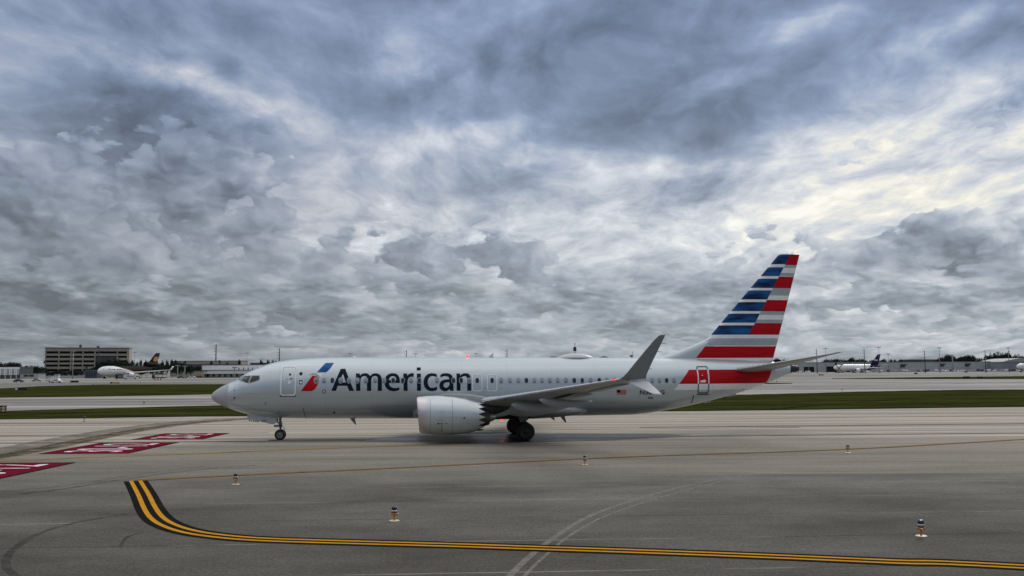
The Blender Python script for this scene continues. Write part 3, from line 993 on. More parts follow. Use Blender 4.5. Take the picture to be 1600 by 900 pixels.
def decal(name, polys, mats, off=0.008, parent=fus, sg=1, surf=skin_pt, local=False):
    """polys: list of (material index, [pixel or (s, z) points])"""
    bm = bmesh.new()
    for mi, pts in polys:
        P = pts if local else [onskin(*p) for p in pts]
        f = bm.faces.new([bm.verts.new((p[0], p[1], 0)) for p in P])
        f.material_index = mi
    bmesh.ops.triangulate(bm, faces=bm.faces[:])
    project(bm, off, sg, surf)
    return bm_obj(bm, name, mats, parent)


def rrect(x0, x1, y0, y1, r, n=5):
    out = []
    for cx, cy, a0 in ((x1 - r, y1 - r, 0), (x0 + r, y1 - r, 90), (x0 + r, y0 + r, 180), (x1 - r, y0 + r, 270)):
        for i in range(n + 1):
            a = radians(a0 + 90 * i / n)
            out.append((cx + r * cos(a), cy + r * sin(a)))
    return out


def ringpolys(P, Q, mi=0):
    n = len(P)
    return [(mi, [P[i], P[(i + 1) % n], Q[(i + 1) % n], Q[i]]) for i in range(n)]


# cabin windows with surround, pane and shade
WINX = [(493.7, 1), (506.2, 0), (519.3, 2)] + [(500 + x / 5.625, d) for x, d in ((182, 0), (255, 0), (328, 0), (403, 0), (485, 0), (563, 0), (643, 2), (727, 2), (800, 0), (873, 2), (1028, 0), (1173, 2), (1241, 2), (1312, 1))]
WINX += [(740 + x / 4.5, d) for x, d in ((194, 0), (257, 0), (315, 0), (371, 2), (427, 0), (481, 0), (536, 0), (591, 0), (648, 0), (708, 2), (764, 2), (823, 0), (884, 2), (938, 0), (993, 0), (1255, 0), (1306, 0), (1357, 2), (1410, 0))]
M_SHADE_GLINT = mat('shade_and_glint', (0.33, 0.35, 0.36), 0.45, var=0.2)
M_FRAME = mat('window_surround', (0.42, 0.45, 0.47), 0.3, 0.5)
for px, d in WINX:
    s, z = onskin(px, 594.6)
    a, b = 0.135, 0.19
    P = [(s + x, z + y) for x, y in rrect(-a, a, -b, b, 0.125)]
    Q = [(s + x, z + y) for x, y in rrect(-a + .032, a - .032, -b + .032, b - .032, 0.095)]
    wnd = decal('cabin_window', ringpolys(P, Q), [M_FRAME], 0.016, jet, local=True)
    lo_, hi_ = z - b + .032, z + b - .032
    if d == 2:
        decal('pane', [(0, Q)], [M_GLASS], 0.012, wnd, local=True)
    else:
        k = 0.66 if d == 0 else 0.35
        zc_ = hi_ - (hi_ - lo_) * k
        up = [(max(-a + .032, min(a - .032, x)) + s, zc_ if y + z < zc_ else y + z) for x, y in rrect(-a + .032, a - .032, -b + .032, b - .032, 0.095)]
        decal('pane', [(0, Q)], [mat('grey_glass', (0.16, 0.18, 0.19), 0.12)], 0.011, wnd, local=True)
        decal('shade', [(0, up)], [M_SHADE_GLINT], 0.014, wnd, local=True)

# wordmark
K = 1
LETTERS = [
    (510, [[(102, 610, K), (300, 150, K), (395, 150, K), (575, 610, K), (478, 610, K), (430, 505, K), (235, 505, K), (200, 610, K)], [(345, 252, K), (275, 435, K), (407, 435, K)]]),
    (510, [[(615, 248, K), (695, 248, K), (700, 292, K), (740, 258), (800, 243), (865, 254), (915, 302, K), (955, 260), (1020, 243), (1090, 257), (1138, 305), (1155, 370, K), (1158, 610, K), (1070, 610, K), (1070, 370, K), (1064, 330), (1045, 308), (1008, 302), (970, 315), (945, 345), (934, 400, K), (932, 610, K), (845, 610, K), (845, 370, K), (838, 330), (820, 308), (785, 303), (745, 318), (718, 350), (708, 410, K), (708, 610, K), (620, 610, K)]]),
    (510, [[(1520, 588, K), (1470, 607), (1395, 618), (1310, 600), (1240, 540), (1210, 455), (1215, 370), (1250, 300), (1310, 257), (1385, 242), (1460, 258), (1510, 310), (1530, 385), (1533, 445, K), (1303, 445, K), (1320, 500), (1365, 537), (1430, 550), (1480, 546), (1520, 532, K)], [(1303, 388, K), (1313, 345), (1345, 312), (1385, 303), (1428, 316), (1450, 348), (1455, 388, K)]]),
    (625, [[(68, 248, K), (150, 248, K), (152, 297, K), (185, 260), (235, 243), (290, 243, K), (282, 325, K), (238, 316), (192, 333), (165, 375), (158, 440, K), (160, 610, K), (75, 610, K)]]),
    (625, [[(350, 250, K), (435, 250, K), (438, 610, K), (355, 610, K)], [(348, 122, K), (432, 122, K), (432, 185, K), (348, 185, K)]]),
    (625, [[(768, 266, K), (715, 248), (650, 243), (578, 264), (520, 320), (493, 400), (495, 470), (520, 540), (575, 595), (650, 617), (720, 609), (772, 590, K), (772, 517, K), (722, 540), (670, 548), (620, 530), (587, 480), (578, 420), (592, 358), (630, 315), (680, 302), (728, 311), (768, 330, K)]]),
    (625, [[(840, 275, K), (890, 250), (960, 242), (1040, 256), (1090, 302), (1110, 375, K), (1118, 610, K), (1040, 610, K), (1036, 570, K), (1000, 600), (940, 618), (880, 605), (835, 560), (820, 500), (840, 430), (890, 390), (955, 372), (1030, 368, K), (1020, 335), (990, 312), (940, 304), (890, 312), (845, 335, K)], [(1030, 428, K), (970, 432), (925, 450), (906, 490), (920, 530), (960, 545), (1005, 525), (1030, 475, K)]]),
    (625, [[(1175, 248, K), (1250, 248, K), (1255, 292, K), (1292, 258), (1350, 243), (1420, 252), (1465, 300), (1482, 370, K), (1485, 607, K), (1400, 607, K), (1400, 375, K), (1392, 330), (1365, 305), (1325, 305), (1285, 328), (1266, 365), (1262, 415, K), (1262, 607, K), (1180, 607, K)]]),
]


def smooth_loop(P):
    n = len(P)
    out = []
    for i in range(n):
        p0, p1, p2, p3 = P[i - 1], P[i], P[(i + 1) % n], P[(i + 2) % n]
        c1, c2 = len(p1) > 2, len(p2) > 2
        if c1 and c2:
            out.append(p1[:2]); continue
        if c1: p0 = p1
        if c2: p3 = p2
        for k in range(5):
            t = k / 5
            out.append(tuple(0.5 * (2 * p1[d] + (p2[d] - p0[d]) * t + (2 * p0[d] - 5 * p1[d] + 4 * p2[d] - p3[d]) * t * t + (3 * p1[d] - p0[d] - 3 * p2[d] + p3[d]) * t**3) for d in (0, 1)))
    return out


for ox_, loops in LETTERS:
    cu = bpy.data.curves.new('letter', 'CURVE')
    cu.dimensions = '2D'
    cu.fill_mode = 'BOTH'
    for lp in loops:
        pts = [onskin(ox_ + x / 13.3333, 565 + y / 13.3333) for x, y in smooth_loop(lp)]
        sp = cu.splines.new('POLY')
        sp.points.add(len(pts) - 1)
        for q_, p_ in zip(sp.points, pts):
            q_.co = (p_[0], p_[1], 0, 1)
        sp.use_cyclic_u = True
    co_ = bpy.data.objects.new('letter', cu)
    COL.objects.link(co_)
    dg_ = bpy.context.evaluated_depsgraph_get()
    dg_.update()
    me_ = bpy.data.meshes.new_from_object(co_.evaluated_get(dg_))
    bm_ = bmesh.new()
    bm_.from_mesh(me_)
    bmesh.ops.remove_doubles(bm_, verts=bm_.verts[:], dist=1e-4)
    bpy.data.meshes.remove(me_)
    bpy.data.objects.remove(co_)
    bpy.data.curves.remove(cu)
    project(bm_, 0.0075)
    bm_obj(bm_, 'letter', [M_NAVY], fus)
# flight symbol
decal('flight_symbol', [
    (0, [(495.1, 581.8), (508.6, 567.4), (514, 567.0), (521.8, 567), (517, 574.5), (512.5, 579.5), (509.3, 581.8)]),
    (1, [(470.2, 611.1), (488, 587.0), (494.5, 587.8), (498.0, 590.5), (498.0, 596.5), (495.6, 602.5), (492.0, 608.2), (487.1, 611.1)]),
    (2, [(482.7, 586.7), (485.5, 584.2), (489.5, 583.0), (494.0, 583.6), (497.5, 586.0), (500.5, 590.2), (499.3, 590.6), (496, 587.6), (491, 586.1), (486.5, 585.9)]),
    (3, [(494.2, 583.2), (505.5, 583.2), (503.5, 586.5), (501.0, 590.0), (498.2, 586.0)]),
], [M_BLUE2, M_LIVRED, M_LIVGREY, M_LIVWHITE], 0.0085)
# service marks by the front door
def disc(px, py, r, n=14):
    s, z = onskin(px, py)
    return [(s + r * cos(2 * pi * i / n), z + r * sin(2 * pi * i / n)) for i in range(n)]
decal('roundel', [(0, disc(470.2, 583.9, 0.105))], [M_NAVY], 0.009, local=True)
decal('emblem', [(1, [(465.8, 592.4), (474.2, 592.4), (474.2, 602.2), (465.8, 602.2)]), (0, [(466.9, 593.6), (473.1, 593.6), (473.1, 601), (466.9, 601)])], [mat('emblem_blue', (0.02, 0.10, 0.22), 0.4), M_LIVWHITE], 0.009)
decal('emblem', [(0, disc(470, 597.4, 0.075))], [M_LIVWHITE], 0.0115, local=True)
decal('placard', [(0, [(465.8, 587.6), (471, 588.2), (474.2, 590.6), (470, 590.8)])], [M_LIVWHITE], 0.009)
o1, o2 = disc(506.3, 611.7, 0.125, 18), disc(506.3, 611.7, 0.095, 18)
decal('static_port', ringpolys(o1, o2), [M_NAVY], 0.009, local=True)
for px, py, r in ((365.9, 609.7, .04), (366.2, 621.8, .055), (414.8, 630.1, .045), (522.1, 644.4, .07), (757.5, 606.5, .03), (783, 606.5, .03), (1213.5, 596, .04), (1160, 607.5, .03)):
    decal('sensor', [(0, disc(px, py, r))], [M_BLACK], 0.009, local=True)
decal('skin_seam', [(0, [(473.0, 637.8), (473.9, 637.8), (475.9, 644.5), (479.4, 655), (478.3, 655), (475, 644.8)])], [M_BLACK], 0.009)
decal('skin_seam', [(0, [(1082.9, 617.4), (1084.3, 617.4), (1080.5, 630.4), (1079.1, 630.4)])], [M_BLACK], 0.009)


def door(x0, x1, y0, y1, r, wd, mats, name='cabin_door'):
    s0, z1 = onskin(x0, y0)
    s1, _ = onskin(x1, y0)
    z0 = onskin((x0 + x1) / 2, y1)[1]
    P = rrect(s0, s1, z0, z1, r)
    Q = rrect(s0 + wd, s1 - wd, z0 + wd, z1 - wd, r - wd * .6)
    g = .025
    R = rrect(s0 + wd + g, s1 - wd - g, z0 + wd + g, z1 - wd - g, r - wd * .6 - g * .5)
    dr = decal(name, ringpolys(P, Q, 0), mats, 0.009, jet, local=True)
    decal('door_gap', ringpolys(Q, R, 0), [M_FRAME], 0.0085, dr, local=True)
    return dr, (s0, s1, z0, z1)


dr, (a, b, c, d) = door(440.9, 464.9, 571.1, 618.4, 0.17, 0.09, [M_LIVWHITE])
decal('door_shadow', [(0, [(a - .03, c + .10), (a + .1, c - .02), (b - .1, c - .02), (b + .03, c + .10), (b - .02, c - .06), (a + .02, c - .06)])], [M_BLACK], 0.011, dr, local=True)  # black edge painted as the shadow under the front door
decal('door_window', [(0, disc(453.2, 585.1, 0.075))], [M_GLASS], 0.010, dr, local=True)
decal('door_handle', [(0, [(446.5, 591.8), (450.5, 592.4), (450.5, 592.9), (446.5, 592.3)])], [M_DARK], 0.010, dr)
decal('door_latch', [(0, [(453, 591), (457, 591), (457, 592.6), (453, 592.6)])], [M_DARK], 0.010, dr)
decal('door_placard', [(0, [(450.2, 594.9), (454.2, 594.9), (454.2, 600), (450.2, 600)])], [M_LIVWHITE], 0.010, dr)
for x0, x1 in ((737.7, 753.2), (760.8, 776.4)):
    dr, q = door(x0, x1, 584.4, 611.2, 0.14, 0.06, [M_LIVWHITE], 'overwing_exit')
    s, z = (q[0] + q[1]) / 2, onskin(745, 594.6)[1]
    Pw = [(s + x, z + y) for x, y in rrect(-.11, .11, -.165, .165, 0.10)]
    decal('pane', [(0, Pw)], [M_GLASS], 0.010, dr, local=True)
    decal('exit_placard', [(0, [(q[0] + .22, q[3] - .16), (q[1] - .22, q[3] - .16), (q[1] - .22, q[3] - .10), (q[0] + .22, q[3] - .10)])], [M_LIVWHITE], 0.010, dr, local=True)
dr, (a, b, c, d) = door(1087, 1105.4, 572, 614.6, 0.14, 0.07, [mat('door_outline', (0.05, 0.08, 0.09), 0.4)])
zr0_, zr1_ = zr0, zr1
for q_ in (a, b - .07):
    decal('door_outline', [(0, [(q_, zr0), (q_ + .07, zr0), (q_ + .07, zr1), (q_, zr1)])], [M_LIVWHITE], 0.011, dr, local=True)
decal('door_window', [(0, disc(1097.3, 589.5, 0.07))], [M_GLASS], 0.011, dr, local=True)
decal('door_handle', [(0, [(1094.2, 595), (1101.5, 593.2), (1103.5, 595.5), (1101.5, 597.5), (1094.2, 597.3)])], [M_LIVWHITE], 0.011, dr)
decal('door_placard', [(0, [(1096.5, 586), (1098.2, 586), (1098.2, 587), (1096.5, 587)])], [M_LIVWHITE], 0.011, dr)
decal('door_shadow', [(0, [(a - .02, c - .03), (b + .02, c - .03), (b + .02, c - .10), (a - .02, c - .10)])], [M_BLACK], 0.011, dr, local=True)  # black strip painted as the shadow under the rear door

# cockpit glazing
cw = decal('cockpit_window', [(0, [(370.0, 594.9), (378.6, 586.4), (405.7, 586.4), (406.2, 592.6), (403.4, 595.0), (388.8, 599.4), (377.5, 595.9)])], [mat('window_rim', (0.30, 0.32, 0.33), 0.35, 0.5)], 0.010, jet)
decal('pane', [(0, [(371.3, 594.3), (378.4, 587.4), (382.4, 587.2), (376.7, 594.6)])], [mat('pale_glass', (0.20, 0.27, 0.26), 0.1)], 0.014, cw)
decal('pane', [(0, [(377.9, 594.6), (383.4, 587.4), (391.8, 587.3), (387.6, 597.9), (385.2, 597.9)])], [M_GLASS], 0.014, cw)
decal('pane', [(0, [(389.8, 597.9), (394.0, 587.4), (404.8, 587.3), (405.2, 592.2), (403.0, 594.0), (396.8, 596.0)])], [M_GLASS], 0.014, cw)
decal('cockpit_highlight', [(0, [(382.5, 592.2), (384.6, 590.4), (386.8, 590.4), (385.8, 591.6), (383, 592.6)])], [M_SHADE_GLINT], 0.018, cw)  # glint painted on the glass as a pale grey patch

# flag and registration
fx0, fx1, fy0, fy1 = 963.6, 978.4, 609.0, 616.4
fp = []
for i in range(7):
    ya, yb = fy0 + (fy1 - fy0) * i / 7, fy0 + (fy1 - fy0) * (i + 1) / 7
    x0 = fx0 if i > 3 else fx0 + 5.8
    fp.append((0 if i % 2 == 0 else 1, [(x0, ya), (fx1, ya), (fx1, yb), (x0, yb)]))
fp.append((2, [(fx0, fy0), (fx0 + 5.8, fy0), (fx0 + 5.8, fy0 + (fy1 - fy0) * 4 / 7), (fx0, fy0 + (fy1 - fy0) * 4 / 7)]))
decal('flag', fp, [mat('flag_red', (0.45, 0.03, 0.03), 0.4), mat('flag_pale', (0.55, 0.30, 0.28), 0.4), M_NAVY], 0.009)


def reg(txt, x0, x1, y0, y1, bo=0.03):
    s0, z1 = onskin(x0, y0); s1, z0 = onskin(x1, y1)
    g = glyph(txt, bo, s0, s1, z0, z1)
    project(g, 0.009)
    bm_obj(g, 'registration', [M_BLACK], fus)


reg('N30', 999.8, 1018.5, 609.8, 616.6)
reg('G', 1031.6, 1038.2, 609.6, 616.4)
reg('3US', 1012.4, 1020.2, 620.2, 623.2, 0.045)


# lifting surfaces
def foil(LE, TE, thk, tdir, n=14, camber=0.02):
    LE, TE, tdir = Vector(LE), Vector(TE), Vector(tdir).normalized()
    c = (TE - LE).length
    up, lo = [], []
    for i in range(n + 1):
        x = 0.5 * (1 - cos(pi * i / n))
        y = 5 * thk * (0.2969 * sqrt(x) - 0.126 * x - 0.3516 * x * x + 0.2843 * x**3 - 0.1036 * x**4)
        cm = camber * 4 * x * (1 - x)
        p = LE.lerp(TE, x)
        up.append(p + tdir * c * (y + cm))
        lo.append(p + tdir * c * (-y + cm))
    return up + lo[-2:0:-1]


def mirror(sections, sg):
    """port sections as they are; starboard ones mirrored, with the far wing flexed a little lower"""
    if sg == 1:
        return sections
    return [[Vector((p.x, -p.y, p.z - 0.045 * max(0.0, -p.y - 2.5))) for p in r] for r in sections]


def tosec(px, py, t):
    return A3(px, py, t)


WL1 = A3(754.4, 626, 5.3)        # leading edge outboard of the pylon
WL2 = A3(955.6, 594.3, 16.4)     # leading edge at the tip
kL = (WL2 - WL1) / (16.4 - 5.3)
le = lambda t: WL1 + kL * (t - 5.3)
TEtip = Vector((23.98, -16.9, le(16.9).z - 0.02))
TEk = Vector((20.95, -5.8, le(5.8).z - 0.20))
TEr = Vector((21.55, -1.2, le(1.2).z - 0.35))


def te(t):
    if t > 5.8:
        return TEk.lerp(TEtip, (t - 5.8) / 11.1)
    return TEr.lerp(TEk, (t - 1.2) / 4.6)


M_WING = mat('wing_grey', (0.30, 0.32, 0.33), 0.45, 0.2, var=0.08, vscale=1.5, coat=0.1)
M_SLAT = mat('slat_metal', (0.66, 0.67, 0.69), 0.28, 0.7, var=0.05)
M_WINGLET = mat('winglet_grey', (0.24, 0.258, 0.268), 0.45, 0.1, var=0.06, coat=0.15)  # darker grey puts the shade of the down-facing outer blade into the colour
M_STRAKE_LIT = mat('strake_lit', (0.70, 0.72, 0.73), 0.38, 0.1, var=0.05)  # lighter colour paints in the light on the up-facing strake

for sg in (1, -1):
    S_ = []
    tl = [1.2, 1.9, 3.0, 4.0, 4.83, 5.3, 5.8, 7, 8.5, 10, 11.5, 13, 14.5, 15.6, 16.4, 16.9]
    for t in tl:
        a, b = le(t), te(t)
        if t < 4.6:
            a = a + Vector((-(4.6 - t) * 0.12, 0, -0.02 * (4.6 - t)))
        th = 0.145 if t < 5 else 0.115 - (t - 5) / 12 * 0.02
        S_.append(foil(a, b, th, (0, 0.12, 1), camber=0.012))
    m = MB()
    m.loft(mirror(S_, sg))
    for i, f in enumerate(m.f):
        if len(f) == 4:
            j = i % 28
            if j in (0, 1, 2, 27, 26): m.m[i] = 1
    wing = m.build('wing', [M_WING, M_SLAT], jet)
    # slats, flap segments and gaps as shallow steps under the wing
    for t0, t1 in ((2.4, 5.6), (6.1, 11.2)):
        q = MB()
        F_ = []
        for k in range(7):
            t = t0 + (t1 - t0) * k / 6
            b = te(t)
            F_.append(foil(b + Vector((-1.25, 0, -0.16)), b + Vector((0.16, 0, -0.07)), 0.10, (0, 0.12, 1), 8))
        q.loft(mirror(F_, sg))
        q.build('flap', M_WING, wing)
    q = MB()
    q.loft(mirror([foil(te(t) + Vector((-0.62, 0, -0.05)), te(t) + Vector((0.10, 0, -0.02)), 0.10, (0, 0.12, 1), 8) for t in (12.0, 13.5, 15.2)], sg))
    q.build('aileron', M_WING, wing)
    # flap track fairings
    for tip, t, ln, r in (((925.6, 627.3), 10.6, 3.0, .18), ((896.7, 633.2), 7.8, 3.7, .23), ((877.8, 639), 4.4, 3.8, .25)):
        e = A3(tip[0], tip[1], t)
        q = MB()
        R_ = []
        for k in range(15):
            u_ = k / 14
            rr = r * (sin(pi * min(1, u_ * 1.0) ** 0.62)) ** 0.75 + 0.012
            cx = e.x - ln * (1 - u_)
            wz = le(t).z - 0.34 - 0.035 * ln
            cz = wz * (1 - u_) + (e.z) * u_ - 0.16 * sin(pi * u_)
            R_.append([Vector((cx, -t + rr * .8 * cos(2 * pi * j / 16), cz + rr * 1.25 * sin(2 * pi * j / 16))) for j in range(16)])
        q.loft(mirror(R_, sg))
        q.build('flap_track_fairing', M_WING, wing)
    # tip device: upper blade and lower strake
    B = [((960, 594.2, 16.5), (996, 595.6, 16.5), (0, .12, 1)), ((966, 592.9, 16.8), (1003, 594.6, 16.8), (0, .3, 1)), ((972.5, 589.6, 17.0), (1009.3, 591.5, 17.0), (0, .75, .75)), ((980, 582.2, 17.2), (1010.3, 585.5, 17.2), (0, 1, .35)), ((990.7, 568.7, 17.38), (1018, 568.0, 17.38), (0, 1, .2)),
         ((1006.7, 549.2, 17.62), (1026.9, 550, 17.62), (0, 1, .18)), ((1021.5, 532.0, 17.83), (1035.2, 532.6, 17.83), (0, 1, .18)), ((1029.5, 524.3, 17.93), (1039.2, 524.3, 17.93), (0, 1, .18)), ((1032.5, 523.2, 17.95), (1039.7, 523.4, 17.95), (0, 1, .18))]
    q = MB()
    q.loft(mirror([foil(A3(*a), A3(*b), 0.085, (d[0], d[1], d[2]), 10, 0.0) for a, b, d in B], sg))
    wl = q.build('winglet', M_WINGLET, jet)
    B = [((975, 595.2, 16.9), (1008.6, 590.6, 17.0), (0, .6, 1)), ((988, 600.6, 17.05), (1014, 597.8, 17.1), (0, -.45, 1)), ((1004, 608.0, 17.3), (1023.5, 606.5, 17.32), (0, -.5, 1)), ((1018, 614.4, 17.52), (1032, 614.0, 17.54), (0, -.5, 1)), ((1022.5, 616.3, 17.6), (1035, 616.6, 17.62), (0, -.5, 1))]
    q = MB()
    q.loft(mirror([foil(A3(*a), A3(*b), 0.08, d, 10, 0.0) for a, b, d in B], sg))
    q.build('winglet_strake', [M_STRAKE_LIT], wl)
    for pp in ((1033.5, 536.5, 17.8), (1026.8, 549.5, 17.62), (1012.6, 576.5, 17.3)):
        q = MB()
        a = A3(*pp)
        a.y *= sg
        if sg < 0: a.z -= .68
        q.tube([a, a + Vector((0.22, 0, 0.0))], 0.012, 5)
        q.build('static_wick', M_BLACK, wl)
    # navigation light at the tip
    a = A3(958.8, 593.6, 16.55)
    q = MB()
    q.lathe_x([(a.x - .07, .01), (a.x - .04, .04), (a.x + .04, .06), (a.x + .16, .04)], a.y * sg, a.z, 12)
    q.build('position_light', mat('red_lamp', (0.5, 0.01, 0.03), 0.3, emit=(1, 0.03, 0.08), estr=0.9) if sg == 1 else mat('green_lamp', (0.01, 0.4, 0.1), 0.3, emit=(0.05, 1, 0.2), estr=2.0), wl)

    # horizontal stabiliser
    Rl, Tl = A3(1148, 577.6, 1.0), A3(1303.5, 551.6, 7.1)
    Rt, Tt = A3(1213, 577.0, .7), A3(1319, 549.6, 7.17)
    q = MB()
    q.loft(mirror([foil(Rl.lerp(Tl, k), Rt.lerp(Tt, k), 0.10, (0, 0.12, 1), 12, -0.005) for k in (-0.14, 0, .2, .4, .6, .8, .93, .985, 1.0)], sg))
    for i, f in enumerate(q.f):
        if len(f) == 4 and (i % 24) in (0, 23): q.m[i] = 1
    sb = q.build('horizontal_stabiliser', [M_WINGLET, M_SLAT], jet)
    q = MB()
    a, b = A3(1256, 566, 4.2), A3(1258, 562.5, 4.2)
    q.tube([Vector((p.x, p.y * sg, p.z)) for p in (Rt.lerp(Tt, .5), Rt.lerp(Tt, .5) + Vector((.35, 0, .0)))], 0.015, 5)
    q.build('static_wick', M_BLACK, sb)

    # engine
    ec, ez = 4.83, 1.70
    q = MB()
    n = 64
    prof = [(13.95, .86), (13.5, .88), (13.15, .93), (12.95, .985), (12.88, 1.03), (12.92, 1.075), (13.05, 1.115), (13.36, 1.16), (13.9, 1.195), (14.5, 1.205), (15.1, 1.18), (15.7, 1.10), (16.2, .985), (16.5, .90)]
    R_ = []
    for x, r in prof:
        tilt = (14.3 - x) * 0.03 if x < 14.3 else -(x - 14.3) * 0.035
        rr = []
        for j in range(n):
            a = 2 * pi * j / n
            rz = r * sin(a)
            if sin(a) < -0.86: rz = r * (-0.86 + (sin(a) + .86) * .75)
            rr.append(Vector((x - 0.10 * sin(a) * (1 if x < 13.2 else 0), -ec + r * cos(a), ez + tilt + rz)))
        R_.append(rr)
    # chevrons
    for dx, rf in ((0.16, .985), (0.32, .965)):
        rr = []
        for j in range(n):
            a = 2 * pi * j / n
            ph = (j % 4)
            tri = [1.0, 0.5, 0.0, 0.5][ph]
            r = .90 * (rf if tri else 0.995)
            r = .90 - (0.90 - .90 * rf) * tri * 2
            rr.append(Vector((16.5 + dx * tri * 1.35, -ec + r * cos(a), ez - (2.2 + dx * tri) * 0.035 + r * sin(a))))
        R_.append(rr)
    q.loft(mirror(R_, sg), cap0=False, cap1=False)
    for i, f in enumerate(q.f):
        x = sum(q.v[k][0] for k in f) / 4
        if i < 5 * n and i >= 3 * n or (5 * n <= i < 7 * n): q.m[i] = 1
        if i < 3 * n: q.m[i] = 2
    eng = q.build('engine', [mat('nacelle_paint', (0.56, 0.61, 0.64), 0.32, 0.5, var=0.06, vscale=1.5, coat=0.3), mat('lip_metal', (0.62, 0.58, 0.60), 0.30, 0.75, var=0.05), M_DARK], jet)
    q = MB()
    q.lathe_x([(13.9, .02), (13.6, .02), (13.75, .14), (13.95, .24), (14.0, .86)], -ec * sg, ez, 32, cap0=True)
    for k in range(18):
        a = 2 * pi * k / 18
        q.prism([(13.92, -ec * sg + .2 * cos(a), ez + .2 * sin(a)), (13.84, -ec * sg + .84 * cos(a + .05), ez + .84 * sin(a + .05)), (13.98, -ec * sg + .84 * cos(a + .3), ez + .84 * sin(a + .3))], (0.02, 0, 0))
    q.build('fan', M_DARK, eng)
    q = MB()
    q.lathe_x([(16.3, .86), (16.6, .72), (16.9, .60), (17.2, .52), (17.25, .44), (17.0, .40)], -ec * sg, ez - .08, 36)
    q.build('core_cowl', mat('burnt_metal', (0.10, 0.095, 0.09), 0.4, 0.7), eng)
    q = MB()
    q.lathe_x([(17.0, .40), (17.25, .36), (17.5, .25), (17.75, .06)], -ec * sg, ez - .08, 28, cap1=True)
    q.build('exhaust_plug', mat('bare_metal', (0.45, 0.42, 0.38), 0.28, 0.9), eng)
    # pylon
    q = MB()
    hp = [(13.9, .12, 2.80, 2.90), (14.6, .30, 2.78, 3.02), (15.4, .36, 2.5, 3.0), (16.2, .36, 2.1, 2.95), (16.9, .34, 1.75, 2.82), (17.8, .30, 1.55, 2.7), (18.7, .22, 1.75, 2.6), (19.6, .08, 2.15, 2.5)]
    R_ = [[Vector((x, -ec + w_ * .5 * cx, (z0 + z1) / 2 + (z1 - z0) / 2 * cz)) for cx, cz in ((1, -.8), (1, .8), (.5, 1), (-.5, 1), (-1, .8), (-1, -.8), (-.5, -1), (.5, -1))] for x, w_, z0, z1 in hp]
    q.loft(mirror(R_, sg))
    q.build('pylon', [M_WING], eng)
    q = MB()
    q.loft(mirror([[Vector((x, -ec + w_ * cos(2 * pi * j / 12), (z0 + z1) / 2 + (z1 - z0) / 2 * sin(2 * pi * j / 12))) for j in range(12)] for x, w_, z0, z1 in ((16.6, .34, 1.7, 2.5), (17.3, .34, 1.62, 2.5), (17.9, .26, 1.75, 2.5), (18.6, .10, 2.0, 2.45))], sg))
    q.build('heat_shield', [M_DARK], eng)
    if sg == 1:
        def nac_pt(x, z, off):
            r = pchip([(a_, b_) for a_, b_ in prof[5:]])(x)
            zc = ez + ((14.3 - x) * 0.03 if x < 14.3 else -(x - 14.3) * 0.035)
            q_ = sqrt(max(0.01, r * r - (z - zc) ** 2))
            n_ = Vector((0, -q_, z - zc)).normalized()
            return Vector((x, -ec - q_, z)) + n_ * off
        def ncl(px, py):
            t = 5.9
            for _ in range(6):
                s, z = air(px, py, t)
                t = -nac_pt(s, z, 0).y
            return s, z
        def ndisc(px, py, r, n=12):
            s, z = ncl(px, py)
            return [(s + r * cos(2 * pi * i / n), z + r * sin(2 * pi * i / n)) for i in range(n)]
        dk = [(0, ndisc(725.6, 653, .055)), (0, ndisc(713, 652.5, .02)), (0, ndisc(685, 661.8, .06)), (0, ndisc(681.2, 663.3, .02)), (0, ndisc(681.2, 669.5, .015))]
        s, z = ncl(690.2, 661.9)
        dk.append((0, [(s - .06, z + .05), (s + .08, z), (s - .06, z - .05)]))
        dk.append((0, [ncl(690.0, 664), ncl(691.0, 664), ncl(691.0, 675), ncl(690.0, 675)]))
        dk += [(0, [ncl(x, 656.2), ncl(x + 1.6, 656.2), ncl(x + 1.6, 657), ncl(x, 657)]) for x in (683.4, 686.3, 688.5, 691.2)]
        dk += [(0, [ncl(x, 661.2), ncl(x + 1.6, 661.2), ncl(x + 1.6, 661.9), ncl(x, 661.9)]) for x in (694.5, 696.8, 698.6)]
        decal('cowl_marking', dk, [mat('marking_ink', (0.05, 0.055, 0.06), 0.5)], 0.006, eng, 1, nac_pt, True)
        for xx in (672.0, 706.7):
            P_ = []
            for k in range(24):
                zz = ez - 1.02 + 2.04 * k / 23
                P_.append(zz)
            s = ncl(xx, 650)[0]
            decal('cowl_seam', [(0, [(s, a_), (s + .018, a_), (s + .018, b_), (s, b_)]) for a_, b_ in zip(P_[:-1], P_[1:])], [mat('seam', (0.14, 0.15, 0.16), 0.5)], 0.006, eng, 1, nac_pt, True)

